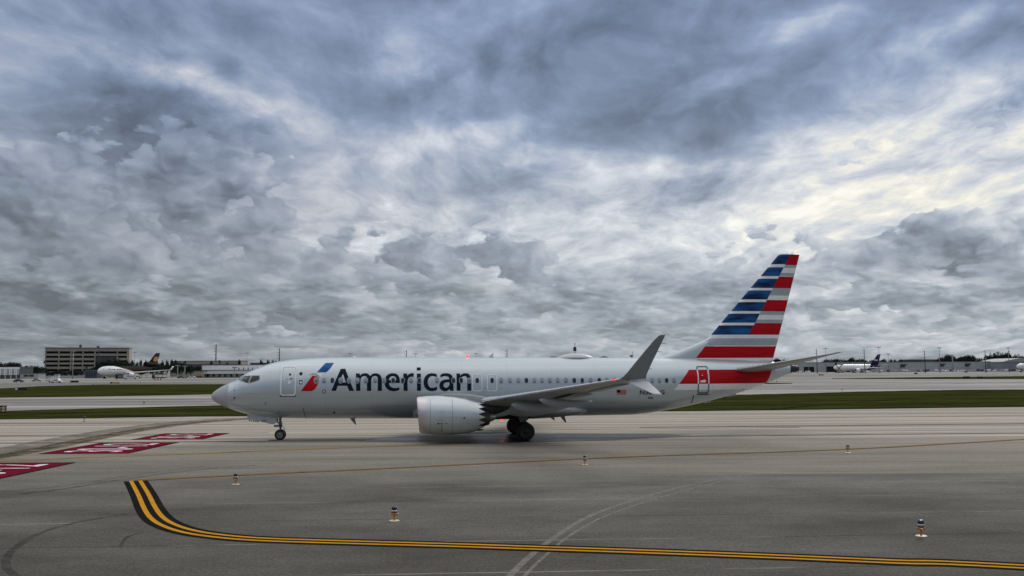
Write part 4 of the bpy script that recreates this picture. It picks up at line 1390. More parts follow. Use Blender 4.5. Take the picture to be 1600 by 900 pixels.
# wing-to-body fairing
m = MB()
R_ = []
for s, w_, z0, z1 in ((12.6, 1.3, 1.42, 2.1), (13.3, 1.72, 1.30, 2.4), (14.2, 2.0, 1.25, 2.62), (15, 2.12, 1.22, 2.75), (18, 2.18, 1.20, 2.75), (20.5, 2.12, 1.22, 2.6), (22, 1.95, 1.30, 2.35), (23.2, 1.65, 1.42, 2.1), (24.0, 1.2, 1.6, 1.9)):
    zc, hh = (z0 + z1) / 2, (z1 - z0) / 2
    R_.append([(s, -w_ * (abs(cos(a)) ** .6) * (1 if cos(a) > 0 else -1), zc + hh * (abs(sin(a)) ** .8) * (1 if sin(a) > 0 else -1)) for a in [2 * pi * j / 48 for j in range(48)]])
m.loft(R_)
m.build('belly_fairing', [mat('fairing_paint', (0.30, 0.32, 0.33), 0.4, 0.2, var=0.08), M_BLACK], jet,
        cuts=[((16.2, 0, 0), (1, 0, 0)), ((20.2, 0, 0), (1, 0, 0)), ((0, 0, 1.92), (0, 0, 1))], classify=lambda c, f: 1 if 16.2 < c.x < 20.2 and c.z < 1.92 else 0)  # black faces paint in the shade under the wing and the wheel wells

# fin
LEz = [(5.05, 28.3), (5.23, 29.05), (5.45, 29.9), (5.75, 30.75), (6.04, 31.5), (6.35, 32.25), (6.57, 32.72)]
TB, TT = A3(1206.5, 566, 0), A3(1249, 398.7, 0)
LT, LM = A3(1216.5, 398, 0), Vector((32.70, 0, 6.57))


def fle(z):
    if z < 6.57:
        return pchip(LEz)(z)
    return LM.x + (LT.x - LM.x) * (z - LM.z) / (LT.z - LM.z)


zz_ = lambda y, x=1180: air(x, y, 0.15)[1]
y5 = lambda q: 380 + q / 3.216
cutsz = [zz_(y5(q)) for q in (108, 120, 165, 178, 225, 237, 283, 285, 296, 342, 354, 400, 402, 413, 460, 478, 515, 518, 576, 590)]
right = [(58, 108, 2), (108, 122, 4), (122, 148, 3), (148, 165, 4), (167, 225, 2), (225, 262, 4), (262, 285, 3), (285, 342, 2), (342, 360, 4), (360, 384, 3), (384, 402, 4), (402, 460, 2)]
left = [(56, 105, 1), (120, 165, 1), (178, 225, 1), (237, 283, 1), (296, 342, 1), (354, 400, 1), (413, 460, 1)]
full = [(460, 478, 3), (478, 514, 4), (514, 518, 3), (518, 576, 2), (576, 590, 3)]
for l_ in (left, right, full):
    for a, b, k in l_:
        cutsz += [zz_(y5(a)), zz_(y5(b))]
P3, N3 = slant(air(1234.5, 398, .1), air(1169.3, 523, .1))
P4, N4 = slant(air(1101.5, 540.7, .2), air(1086.8, 559.1, .2))
LR = [(zz_(y5(b)), zz_(y5(a)), k) for a, b, k in left]
RR = [(zz_(y5(b)), zz_(y5(a)), k) for a, b, k in right]
FF = [(zz_(y5(b)), zz_(y5(a)), k) for a, b, k in full]


def fin_cls(c, f):
    for a, b, k in FF:
        if a < c.z < b:
            if k in (2, 3) and c.z < FF[3][1] + .001:
                return k if (c - P4).dot(N4) > 0 else 0
            return k if c.x > 33.0 - (0 if k == 3 else .35) else 0
    if c.z < FF[-1][0]: return 0
    if (c - P3).dot(N3) > 0:
        for a, b, k in RR:
            if a < c.z < b: return k
        return 2 if c.z > RR[0][1] else 3
    for a, b, k in LR:
        if a < c.z < b: return k
    return 1 if c.z > LR[0][1] else 3


m = MB()
R_ = []
zl = [4.6, 5.05, 5.23, 5.4, 5.6, 5.85, 6.1, 6.35, 6.57, 7.2, 8.5, 10, 11.3, 12.1, 12.28, 12.36]
for z in zl:
    k = (z - TB.z) / (TT.z - TB.z)
    x1 = TB.x + (TT.x - TB.x) * k
    x0 = fle(z)
    if z > 12.3: x0 += (z - 12.3) * 1.2
    th = (0.66 - 0.045 * (z - 5)) if z > 5.3 else 0.66
    c_ = x1 - x0
    ring = foil((x0, 0, z), (x1, 0, z), max(0.045, th / c_ * (1 if z > 6.6 else .92)), (0, 1, 0), 18, 0.0)
    R_.append(ring)
m.loft(R_)
cuts = [((0, 0, z), (0, 0, 1)) for z in sorted(set(round(z, 4) for z in cutsz))] + [(P3, N3), (P4, N4)]
m.build('fin', [M_SILVER, M_BLUE, M_LIVRED, M_LIVWHITE, M_LIVGREY], jet, cuts=cuts, classify=fin_cls)

# roof fittings
m = MB()
rc = A3(899, 560, 0)
m.loft([[(rc.x + 1.22 * r * cos(a), 0.62 * r * sin(a), 5.24 + h) for a in [2 * pi * j / 32 for j in range(32)]] for r, h in ((1.0, -.06), (.97, .02), (.88, .09), (.72, .17), (.52, .235), (.28, .275), (.05, .285))])
m.build('antenna_fairing', [mat('radome_paint', (0.60, 0.58, 0.62), 0.35, var=0.04)], jet)
m = MB()
a = A3(765.5, 559, 0)
m.loft([[(a.x + dx + w_ * cos(t_) * .5, .03 * sin(t_), z) for t_ in [2 * pi * j / 10 for j in range(10)]] for z, dx, w_ in ((5.25, .05, .34), (5.42, .12, .24), (5.60, .22, .10))])
m.build('blade_antenna', M_WHITE, jet)
m = MB()
a = A3(553.3, 558, 0)
m.loft([[(a.x + .14 * r * cos(t_), .1 * r * sin(t_), 5.30 + h) for t_ in [2 * pi * j / 12 for j in range(12)]] for r, h in ((1, -.03), (.9, .04), (.5, .085), (.1, .095))])
m.build('roof_dome', M_WHITE, jet)
for (px, ln) in ((545.8, .34), (856.7, .22), (874.4, .34)):
    a = A3(px, 652, 0)
    zb = sec(a.x)[0] - sec(a.x)[1] if px < 600 else sec(a.x)[0] - sec(a.x)[1] - .04
    m = MB()
    m.loft([[(a.x + dx + w_ * cos(t_) * .5, .03 * sin(t_), zb + .06 - z * ln / .34) for t_ in [2 * pi * j / 10 for j in range(10)]] for z, dx, w_ in ((0, .16, .34), (.25, .30, .22), (.47, .42, .07))])
    m.build('blade_antenna', mat('antenna_grey', (0.35, 0.36, 0.36), 0.4), jet)
m = MB()
for x0, x1 in ((1098, 1109), (1134, 1149)):
    a, b = A3(x0, 620, 0), A3(x1, 620, 0)
    zb = [sec(p.x)[0] - sec(p.x)[1] for p in (a, b)]
    m.prism([(a.x, -.06, zb[0] + .1), (b.x, -.06, zb[1] + .1), (b.x + .03, -.06, zb[1] - .12), (a.x + .12, -.06, zb[0] - .05)], (0, .12, 0))
m.build('tail_skid', mat('skid_grey', (0.45, 0.46, 0.46), 0.4), jet)
# anti-collision beacons, lit
M_BEACON = mat('beacon_lamp', (0.5, 0.01, 0.01), 0.3, emit=(1.0, 0.06, 0.04), estr=2.2)
for (x, z, sgz) in ((A3(730.2, 557, 0).x, 5.30, 1), (A3(784.1, 655, 0).x, 1.20, -1)):
    m = MB()
    m.loft([[(x + .085 * r * cos(t_), .085 * r * sin(t_), z + sgz * h) for t_ in [2 * pi * j / 14 for j in range(14)]] for r, h in ((1.2, -.03), (1, .04), (.8, .10), (.4, .14), (.05, .15))])
    m.build('beacon_light', M_BEACON, jet)
    ld = bpy.data.lights.new('beacon_glow', 'POINT')
    ld.energy = 2.5 if sgz < 0 else 0.8
    ld.color = (1, .06, .05)
    ld.shadow_soft_size = 0.06
    lo_ = bpy.data.objects.new('beacon_glow', ld)
    COL.objects.link(lo_)
    lo_.parent = jet
    lo_.location = (x, 0, z + sgz * 0.30)
# exhaust ring of the tail unit
m = MB()
zc, hh, w_ = sec(38.7)
m.lathe_x([(38.5, .24), (38.9, .20), (39.02, .17), (38.95, .13), (38.6, .12)], 0, zc - .01, 20, cap1=True)
m.build('exhaust_outlet', M_DARK, jet)


# landing gear
def wheel(name, x, y, z, r, wd, parent):
    q = MB()
    q.lathe_y([(y - wd, r * .60), (y - wd, r * .86), (y - wd * .75, r * .97), (y - wd * .3, r), (y + wd * .3, r), (y + wd * .75, r * .97), (y + wd, r * .86), (y + wd, r * .60)], x, z, 32, 0, False, False)
    o = q.build(name, M_RUBBER, parent)
    q = MB()
    for s_ in (-1, 1):
        q.lathe_y([(y + s_ * wd * .98, r * .61), (y + s_ * wd * .75, r * .52), (y + s_ * wd * .70, r * .30), (y + s_ * wd * .95, r * .22), (y + s_ * wd * 1.05, r * .12), (y + s_ * wd * 1.05, .001)], x, z, 24, 0, False, True)
    q.build('hub', mat('wheel_hub', (0.20, 0.20, 0.195), 0.5, 0.4) if r < .5 else mat('main_hub', (0.035, 0.035, 0.035), 0.5, 0.4), o)
    return o


ng = MB()
gx = 4.06
ng.tube([(gx - .05, 0, 1.9), (gx, 0, .75)], .085, 12)
ng.tube([(gx, 0, .85), (gx, 0, .34)], .055, 12)
ng.tube([(gx, -.26, .345), (gx, .26, .345)], .045, 10)
ng.tube([(gx - .55, 0, 1.5), (gx - .03, 0, .98)], .04, 8)
ng.tube([(gx + .05, 0, .98), (gx + .30, 0, .72), (gx + .02, 0, .45)], .028, 8)
ng.tube([(gx - .12, -.16, .92), (gx - .12, .16, .92)], .05, 8)
ng.box(gx - .40, gx - .12, -.12, .12, .84, .96)
ng.box(gx - .1, gx + .1, -.14, .14, .98, 1.12)
ngo = ng.build('nose_gear', mat('gear_grey', (0.16, 0.165, 0.17), 0.45, 0.3), jet)
for y in (-.19, .19):
    wheel('nose_wheel', gx, y, .345, .345, .105, ngo)
for y in (-.42, .42):
    q = MB()
    a, b, c, d = (2.02, 1.66), (3.86, 1.42), (3.62, 1.03), (2.02, 1.40)
    q.prism([(p[0], y - .012, p[1]) for p in (a, b, (3.86, 1.14), c, d)], (0, .024, 0))
    dd = q.build('gear_door', mat('gear_door_paint', (0.48, 0.52, 0.53), 0.4, 0.2), ngo)
    if y < 0:
        g = glyph('3US', .04, 2.93, 3.22, 1.20, 1.30)
        for v in g.verts:
            v.co = Vector((v.co.x, y - .018, v.co.y))
        bm_obj(g, 'door_number', [mat('teal_ink', (0.02, 0.10, 0.14), 0.5)], dd)
        q = MB()
        for k in range(5):
            x = 2.12 + k * .13
            q.prism([(x, y - .016, 1.33 - k * .02), (x + .10, y - .016, 1.34 - k * .02), (x + .08, y - .016, 1.25 - k * .02), (x + .02, y - .016, 1.24 - k * .02)], (0, .003, 0))
        q.build('door_marking', M_DARK, dd)

for sg in (1, -1):
    mx_, my_ = 19.66, 2.86
    q = MB()
    q.tube([(mx_ - .15, -my_ * sg, 2.35), (mx_, -my_ * sg, .9)], .13, 12)
    q.tube([(mx_, -my_ * sg, 1.0), (mx_, -my_ * sg, .56)], .09, 12)
    q.tube([(mx_, -(my_ + .55) * sg, .56), (mx_, -(my_ - .55) * sg, .56)], .075, 12)
    q.tube([(mx_, -(my_ - .1) * sg, 1.25), (mx_ + .1, -(my_ - 1.2) * sg, 2.1)], .06, 8)
    q.tube([(mx_ + .1, -my_ * sg, 1.15), (mx_ + .42, -my_ * sg, .85), (mx_ + .08, -my_ * sg, .62)], .045, 8)
    mg = q.build('main_gear', mat('gear_grey', (0.16, 0.165, 0.17), 0.45, 0.3), jet)
    for dy in (-.43, .43):
        wheel('main_wheel', mx_, -my_ * sg + dy, .565, .565, .19, mg)
    q = MB()
    P_ = [A3(x, y, 3.2) for x, y in ((806.5, 634), (822.5, 635.5), (824, 650), (825.8, 653), (825, 656.5), (820, 656.6), (812.8, 660), (810, 652))]
    P_ = [Vector((p.x, -(3.24 + (p.z - 1.5) * -.05) * sg, p.z)) for p in P_]
    q.prism(P_, (0, .03 * sg, 0))
    q.build('gear_door', mat('gear_door_dark', (0.12, 0.13, 0.135), 0.4, 0.2), mg)
    m = MB()
    m.lathe_z([(1.21, .50), (1.16, .50), (1.15, .46)], mx_ - .05, -.62 * sg, 24)
    m.build('wheel_well', M_BLACK, mg)

# ------------------------------------------------------------------ elevated taxiway edge lights
def edge_light(label, loc):
    r = empty('taxiway_light', label, 'taxiway light', loc, 0, 'elevated blue taxiway edge lights')
    r.scale = (1.12, 1.12, 1.05)
    m = MB(); m.lathe_z([(0.005, .135), (0.022, .135), (0.03, .12), (0.035, .03)], n=20); m.build('base_plate', M_CREAM, r)
    m = MB(); m.lathe_z([(0.03, .03), (0.06, .022), (0.17, .02), (0.18, .03)], n=12); m.build('stem', M_ORANGE, r)
    m = MB(); m.lathe_z([(0.172, .05), (0.19, .098), (0.225, .102), (0.235, .075)], n=20)
    m.build('collar', M_ORANGE, r)
    for s in (-1, 1):
        m = MB(); m.box(s * .085 - .03, s * .085 + .03, -.02, .02, .188, .222); m.build('lug', M_CREAM, r, bevel=.006)
    m = MB(); m.lathe_z([(0.235, .082), (0.262, .084), (0.266, .07)], n=20); m.build('clamp_band', M_BLACK, r)
    m = MB(); m.lathe_z([(0.262, .072), (0.30, .074), (0.315, .068)], n=20); m.build('lens_ring', mat('silver_ring', (0.62, 0.62, 0.66), 0.3, 0.5), r)
    m = MB(); m.lathe_z([(0.313, .066), (0.34, .074), (0.405, .070), (0.418, .05), (0.42, .01)], n=20)
    m.build('lens', mat('blue_lens', (0.006, 0.010, 0.03), 0.12, spec=0.8), r)
    return r


l0 = edge_light('taxiway edge light standing alone in the foreground asphalt left of centre', gnd(616, 814.5))
for px, py, lab in ((1439.5, 838.5, 'nearest taxiway edge light, on the dark asphalt at lower right'), (368, 757.5, 'taxiway edge light beside the thin line near the double yellow curve'),
                    (914, 726.5, 'taxiway edge light on the thin edge line below the wing of the airliner'), (1325, 708, 'far taxiway edge light on the thin edge line at right')):
    dup(l0, gnd(px, py), random.uniform(0, 3), lab)
M_MARK = mat('marker_dark', (0.03, 0.035, 0.05), 0.4)
mk = None
for px, py, h in ((145.4, 604.5, .9), (183.8, 618.5, .8), (225, 633, .5), (131.4, 659, .5), (219.8, 599, .7), (1316, 611, .45), (1443, 584.5, 1.2)):
    p = gnd(px, py)
    m = MB(); m.lathe_z([(0, .12), (.03, .12), (.04, .03), (h * .6, .03), (h * .62, .10), (h, .09), (h + .02, .02)], n=10)
    o = m.build('taxiway_marker', M_MARK, None, p)
    tag(o, 'short dark marker light far out beside the taxiways', 'marker light', 'far marker lights along the taxiways')

M_SIGNK = mat('sign_black', (0.012, 0.012, 0.012), 0.5)
M_SIGNY = mat('sign_yellow', (0.55, 0.36, 0.03), 0.5)


def sign(px0, px1, py0, py1, label, cols, name='taxiway_sign', d=0.35):
    a, b = gnd(px0, py1), gnd(px1, py1)
    Yd = (a.y + b.y) / 2
    X0, X1 = at(px0, py1, Yd).x, at(px1, py1, Yd).x
    H = at(px0, py0, Yd).z
    r = empty(name, label, 'sign', ((X0 + X1) / 2, Yd, 0))
    W_ = X1 - X0
    m = MB(); m.box(-W_ / 2, W_ / 2, 0, d, .12, H); m.build('sign_box', M_SIGNK, r, bevel=0.02)
    x = -W_ / 2
    for f, c in cols:
        w_ = W_ * f
        if c is not None:
            m = MB(); m.box(x + .04, x + w_ - .04, -.015, .004, .12 + (H - .12) * .12, H - (H - .12) * .12)
            m.build('sign_face', c, r)
        x += w_
    for s in (-.4, .4):
        m = MB(); m.box(s * W_ - .04, s * W_ + .04, d / 2 - .04, d / 2 + .04, 0, .13); m.build('leg', M_DARK, r)
    return r


s_ = sign(-14, 7.4, 633.5, 646.5, 'large black and yellow taxiway sign cut by the left edge of the photo', [(.74, None), (.26, M_SIGNY)])
for i in range(3):
    m = MB()
    for k in range(4):
        m.box(-.35 + k * .42, -.12 + k * .42 + (i % 2) * .05, -.02, .003, .30 + i * .28, .38 + i * .28)
    m.build('sign_lettering', M_WHITE, s_)
sign(23.5, 42, 605.8, 610.4, 'long black taxiway sign in the far grass at left', [(.22, M_WHITE), (.78, None)])
sign(172, 186, 596.8, 599.9, 'yellow taxiway sign with black end below the white cargo jet', [(.2, None), (.8, M_SIGNY)])
sign(108, 122.5, 594.6, 598.0, 'low black sign with white end beside the apron light mast', [(.15, M_WHITE), (.85, None)])
sign(1279.5, 1287.5, 584.4, 586.9, 'small yellow taxiway sign behind the tail of the airliner', [(.15, None), (.85, M_SIGNY)])
sign(1505, 1515.5, 588.0, 591.3, 'black sign on the far grass at right, left of its pair', [(1, None)])
sign(1527, 1535.5, 588.2, 591.3, 'black sign on the far grass at right, right of its pair', [(1, None)])
sign(1429, 1433.5, 582.2, 584.8, 'small dark sign before the container row', [(1, None)])
sign(1507, 1512, 580.2, 582.2, 'smallest dark sign below the warehouse corner at right', [(1, None)])

# ------------------------------------------------------------------ far cargo jets
def far_jet(name, label, px, Yd, th, L_, R, zc, spec):
    """nose at pixel column px and distance Yd; th = angle turned towards the camera"""
    p = at(px, 585, Yd)
    r = empty(name, label, 'airplane', (p.x, Yd, 0), th)
    mats, cls = spec['mats'], spec['cls']
    m = MB()
    fr = [(0, .02, -.10), (.006, .26, -.08), (.02, .46, -.05), (.045, .68, -.02), (.08, .86, 0), (.12, .96, 0), (.16, 1, 0), (.62, 1, 0), (.70, .96, .03), (.78, .82, .14), (.86, .62, .28), (.93, .40, .42), (.98, .20, .52), (1, .08, .55)]
    f_r = pchip([(a, b) for a, b, c in fr]); f_z = pchip([(a, c) for a, b, c in fr])
    us = [0, .003, .008, .016, .03, .05, .08, .12] + [.16 + .02 * i for i in range(43)]
    us = [u for u in us if u <= 1.0]
    m.loft([[(u * L_, R * f_r(u) * cos(2 * pi * j / 40), zc + R * f_z(u) + R * f_r(u) * sin(2 * pi * j / 40)) for j in range(40)] for u in us])
    m.build('fuselage', mats, r, cuts=spec.get('cuts'), classify=cls)
    # cockpit glazing
    m = MB()
    for sg in (-1, 1):
        x0, x1 = .026 * L_, .052 * L_
        pts = []
        for x, z in ((x0, .22), (x0 + .4, .50), (x1, .50), (x1, .26)):
            zz = z * R
            rr = R * f_r(x / L_)
            yy = sqrt(max(.01, rr * rr - (zz - R * f_z(x / L_)) ** 2)) + .03
            pts.append((x, -yy * sg, zc + zz))
        m.add(pts, [(0, 1, 2, 3)])
    m.build('cockpit_window', M_GLASS, r)
    wx, wt, sw, cr, ct, dih, wz = spec['wing']
    for sg in (1, -1):
        m = MB()
        S_ = []
        for k in (0, .3, .65, 1.0):
            t = wt * k
            c_ = cr + (ct - cr) * (k if k > .3 else k * 1.35)
            x = wx + t * tan(sw)
            S_.append(foil((x, -t * sg, wz + t * dih), (x + c_, -t * sg, wz + t * dih - .1), .11, (0, 0, 1), 8, 0.01))
        m.loft(S_)
        wing = m.build('wing', spec['wmat'], r)
        if spec.get('winglet'):
            x = wx + wt * tan(sw)
            m = MB()
            h = spec['winglet']
            m.loft([foil((x + .2, -wt * sg, wz + wt * dih), (x + ct, -wt * sg, wz + wt * dih), .10, (0, 1, 0), 6, 0), foil((x + .2 + h * .9, -(wt + h * .35) * sg, wz + wt * dih + h), (x + ct + h * .5, -(wt + h * .35) * sg, wz + wt * dih + h), .10, (0, 1, 0), 6, 0)])
            m.build('winglet', spec['wmat'], wing)
        sx, st_, sc0, sc1, sz = spec['stab']
        m = MB()
        m.loft([foil((sx + t * tan(radians(38)), -t * sg, sz + t * .12), (sx + t * tan(radians(38)) + sc0 + (sc1 - sc0) * t / st_, -t * sg, sz + t * .12), .09, (0, 0, 1), 6, 0) for t in (0, st_ * .5, st_)])
        m.build('horizontal_stabiliser', spec.get('smat', spec['wmat']), r)
        ex, et, ezz, er, el_ = spec['eng']
        m = MB()
        m.lathe_x([(ex + .4, er * .05), (ex + .5, er * .8), (ex, er * .9), (ex + .1, er), (ex + el_ * .4, er * 1.05), (ex + el_ * .75, er * .92), (ex + el_ * .8, er * .55), (ex + el_, er * .4), (ex + el_, er * .05)], -et * sg, ezz, 20)
        for i, f in enumerate(m.f):
            x = sum(m.v[k][0] for k in f) / len(f)
            if x > ex + el_ * .76 or i < 20: m.m[i] = 1
        e_ = m.build('engine', [M_WHITE if spec.get('ewhite', True) else M_STEEL, M_DARK], r)
        m = MB(); m.prism([(ex + er, -et * sg - .15, ezz + er * .8), (ex + el_ * .8, -et * sg - .15, ezz + er * .8), (ex + el_ + 1.5, -et * sg - .15, wz + et * dih), (ex + el_ * .5, -et * sg - .15, wz + et * dih)], (0, .3, 0)); m.build('pylon', spec['wmat'], e_)
    fx0, fx1, fx2, fx3, fz0, fz1 = spec['fin']
    m = MB()
    m.loft([foil((fx0 + (fx2 - fx0) * k, 0, fz0 + (fz1 - fz0) * k), (fx1 + (fx3 - fx1) * k, 0, fz0 + (fz1 - fz0) * k), .09, (0, 1, 0), 8, 0) for k in (0, .25, .5, .75, 1)])
    m.build('fin', spec['fmat'], r)
    for gx_, gt, n in spec['gear']:
        m = MB()
        m.tube([(gx_, -gt, zc - R * .6), (gx_, -gt, .7)], .22, 8)
        g_ = m.build('landing_gear', M_DARK, r)
        for i in range(n):
            for s in (-1, 1):
                m = MB(); m.lathe_y([(-gt + s * .6 - .25, .2), (-gt + s * .6 - .25, .58), (-gt + s * .6, .65), (-gt + s * .6 + .25, .58), (-gt + s * .6 + .25, .2)], gx_ + (i - (n - 1) / 2) * 1.6, .65, 14)
                m.build('wheel', M_RUBBER, g_)
    return r


M_BROWN = mat('dark_brown_paint', (0.012, 0.008, 0.007), 0.7, spec=.1)
M_GOLD = mat('gold_paint', (0.50, 0.26, 0.05), 0.4)
M_CARGOW = mat('cargo_white', (0.72, 0.72, 0.72), 0.38, coat=.2)
Lm, Rm, zm = 57.0, 3.1, 5.1


def c_br(c, f):
    k = c.x - (13 + (zm + Rm - c.z) * 4.2)
    return 1 if k > 1.6 else (2 if k > 0 and c.x > 22 else (1 if k > 0 else 0))


brown = far_jet('cargo_jet', 'white and dark brown three engined cargo jet parked before the parking garage', 153, 592, radians(73), Lm, Rm, zm, dict(
    mats=[M_CARGOW, M_BROWN, M_GOLD], cls=c_br, cuts=[((13 + (zm + Rm) * 4.2, 0, 0), (1, 0, 4.2)), ((14.6 + (zm + Rm) * 4.2, 0, 0), (1, 0, 4.2))],
    wing=(19.5, 25.0, radians(35), 11.0, 2.8, .09, 3.3), winglet=2.4, wmat=M_CARGOW, stab=(49, 9, 5.5, 2.4, 6.6), eng=(17.5, 8.4, 2.4, 1.5, 6.2),
    fin=(46.5, 56, 55.5, 60, 9.5, 17.4), fmat=M_BROWN, smat=M_BROWN, gear=((6, 0, 1), (31, 5.2, 2), (31, -5.2, 2), (31, 0, 1))))
m = MB()
m.lathe_x([(44.5, .2), (44.6, 1.3), (44.2, 1.45), (44.8, 1.65), (49, 1.75), (54, 1.5), (57.5, 1.1), (57.6, .2)], 0, 9.4, 24)
m.build('tail_engine', [M_BROWN], brown)
m = MB()
m.prism([(52.2, -.45, 12.0), (54.6, -.45, 11.2), (56.6, -.45, 12.4), (57.0, -.45, 14.6), (55.4, -.45, 14.9), (53.4, -.45, 14.3)], (0, .9, 0))
m.build('tail_shield', M_GOLD, brown)
for sx_, x0, x1 in (('Worldwide', 6.2, 12.4), ('Services', 13.4, 18.6)):
    g = glyph(sx_, .02, x0, x1, zm + .55, zm + 1.5, shear=.2, res=2)
    for v in g.verts:
        y = -sqrt(max(.01, (Rm * min(1, .88 + v.co.x / 90)) ** 2 - (v.co.y - zm) ** 2)) - .06
        v.co = Vector((v.co.x, y, v.co.y))
    bm_obj(g, 'lettering', [M_BROWN], brown)

M_PURPLE = mat('purple_paint', (0.016, 0.008, 0.050), 0.6, spec=.15)
zp, Rp = 5.3, 3.1
purple = far_jet('cargo_jet', 'white cargo jet with dark purple tail parked before the long warehouse', 1303, 925, radians(23), 62.0, Rp, zp, dict(
    mats=[M_CARGOW, M_PURPLE], cls=lambda c, f: 1 if c.x - 43 + (c.z - zp) * -1.2 > 0 and c.z > zp + Rp * (-1 + (c.x - 43) * .02) else 0, cuts=[((43, 0, zp), (1, 0, -1.2))],
    wing=(21, 26, radians(34), 11.5, 3.0, .08, 3.6), wmat=M_CARGOW, stab=(53, 10, 6, 2.6, 7.0), eng=(19, 9.3, 2.7, 1.7, 6.5),
    fin=(47, 58, 57.5, 61.5, 8.0, 18.6), fmat=M_PURPLE, gear=((6, 0, 1), (31, 5.2, 3), (31, -5.2, 3))))
m = MB()
g = glyph('Ex', .04, 52.5, 57.0, 12.0, 13.6, res=2)
for v in g.verts:
    v.co = Vector((v.co.x, -.62, v.co.y))
bm_obj(g, 'tail_lettering', [M_WHITE], purple)
far_jet('cargo_jet', 'white jet with black nose glazing cut by the right edge of the photo', 1589.5, 880, radians(24), 50.0, 2.9, 5.6, dict(
    mats=[M_CARGOW, M_DARK], cls=lambda c, f: 1 if 12 < c.x < 13.2 and c.z > 4 else 0, cuts=[((12, 0, 0), (1, 0, 0)), ((13.2, 0, 0), (1, 0, 0))],
    wing=(19, 24, radians(32), 10, 2.8, .09, 3.6), wmat=M_CARGOW, stab=(44, 9, 5, 2.4, 7.0), eng=(17, 8, 2.6, 1.6, 6.0),
    fin=(38, 47, 47, 50.5, 8.0, 17.6), fmat=M_CARGOW, gear=((5, 0, 1), (26, 4.6, 2), (26, -4.6, 2))))

# ------------------------------------------------------------------ buildings
M_CONC = mat('garage_concrete', (0.29, 0.27, 0.235), 0.85, var=.15, vscale=.3, var2=.12)
M_CONCL = mat('garage_end_wall', (0.38, 0.36, 0.29), 0.85, var=.12, vscale=.3)
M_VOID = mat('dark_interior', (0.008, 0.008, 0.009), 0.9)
M_WALLW = mat('pale_wall', (0.44, 0.43, 0.42), 0.7, var=.1, vscale=.4)
M_WALLG = mat('grey_wall', (0.36, 0.38, 0.385), 0.75, var=.12, vscale=.15, var2=.08, stretch=(1, 1, 3))
M_BEIGE = mat('beige_wall', (0.30, 0.285, 0.22), 0.8, var=.1, vscale=.4)
M_GREYD = mat('dark_grey_wall', (0.07, 0.075, 0.085), 0.8, var=.2, vscale=.4)
M_ROOFG = mat('roof_grey', (0.16, 0.165, 0.17), 0.8, var=.2, vscale=.3)

rzg = radians(18)
c0 = at(199.8, 580, 760)
g = empty('parking_garage', 'five storey beige concrete parking garage with dark open decks', 'parking garage', (c0.x, c0.y, 0), rzg)
Wg, Dg = 61.5, 30.0
zg = lambda y: at(135, y, 745).z
Hg = zg(543.8)
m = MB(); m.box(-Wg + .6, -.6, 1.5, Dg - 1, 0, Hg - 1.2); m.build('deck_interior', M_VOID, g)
rows = [(548.7, 552.3), (555.8, 559.1), (562.8, 566.2), (569.4, 572.8), (576.5, 580)]
edges = [Hg] + [zg(v) for r_ in rows for v in r_] + [0]
for i in range(0, len(edges), 2):
    zt, zb = edges[i], edges[i + 1]
    m = MB()
    if i in (4, 6):     # two decks are broken by the recessed bay
        m.box(-Wg, -Wg * (1 - .60), 0, 1.4, zb, zt)
        m.box(-Wg * .145, 0, 0, 1.4, zb, zt)
    else:
        m.box(-Wg, 0, 0, 1.4, zb, zt)
    m.build('spandrel', M_CONC, g, bevel=.05)
for f in (0.005, .162, .305, .448, .592, .865, .99):
    m = MB(); m.box(-Wg * (1 - f) - .45, -Wg * (1 - f) + .45, -.25, 1.6, 0, Hg - .8); m.build('column', M_CONCL if f > .9 else M_CONC, g, bevel=.05)
m = MB(); m.box(0.0, .5, 0.1, Dg, 0, Hg - .05); m.build('end_wall', M_CONCL, g)
m = MB(); m.box(-Wg - .4, .7, -.4, Dg + .3, Hg, Hg + .6); m.build('parapet', M_ROOFG, g, bevel=.05)
m = MB(); m.box(-Wg * .61, -Wg * .585, 5, 8, Hg + .6, Hg + 3.0); m.box(-Wg * .40, -Wg * .37, 6, 9, Hg + .6, Hg + 2.0); m.build('roof_plant', M_GREYD, g)
m = MB(); m.box(-Wg * .40, -Wg * .145, .8, 2.4, edges[6], edges[3]); m.build('dark_recess', mat('recess_grey', (0.06, 0.062, 0.066), .8, var=.3, vscale=.4), g)  # dark grey box standing for the dark recess of the double bay
g['label'] = 'five storey beige concrete parking garage with dark open decks behind the cargo jet'

# white slatted building at the left edge
def px_box(name, label, cat, x0, x1, ytop, Yd, depth, material, extra=None, zb=0.0):
    a, b = at(x0, ytop, Yd), at(x1, ytop, Yd)
    r = empty(name, label, cat, ((a.x + b.x) / 2, Yd, 0))
    W_, H = b.x - a.x, (a.z + b.z) / 2
    m = MB(); m.box(-W_ / 2, W_ / 2, 0, depth, zb, H); m.build('wall', material, r, bevel=.03)
    m = MB(); m.box(-W_ / 2 - .3, W_ / 2 + .3, -.3, depth + .3, H, H + .35); m.build('roof', M_ROOFG, r)
    return r, W_, H


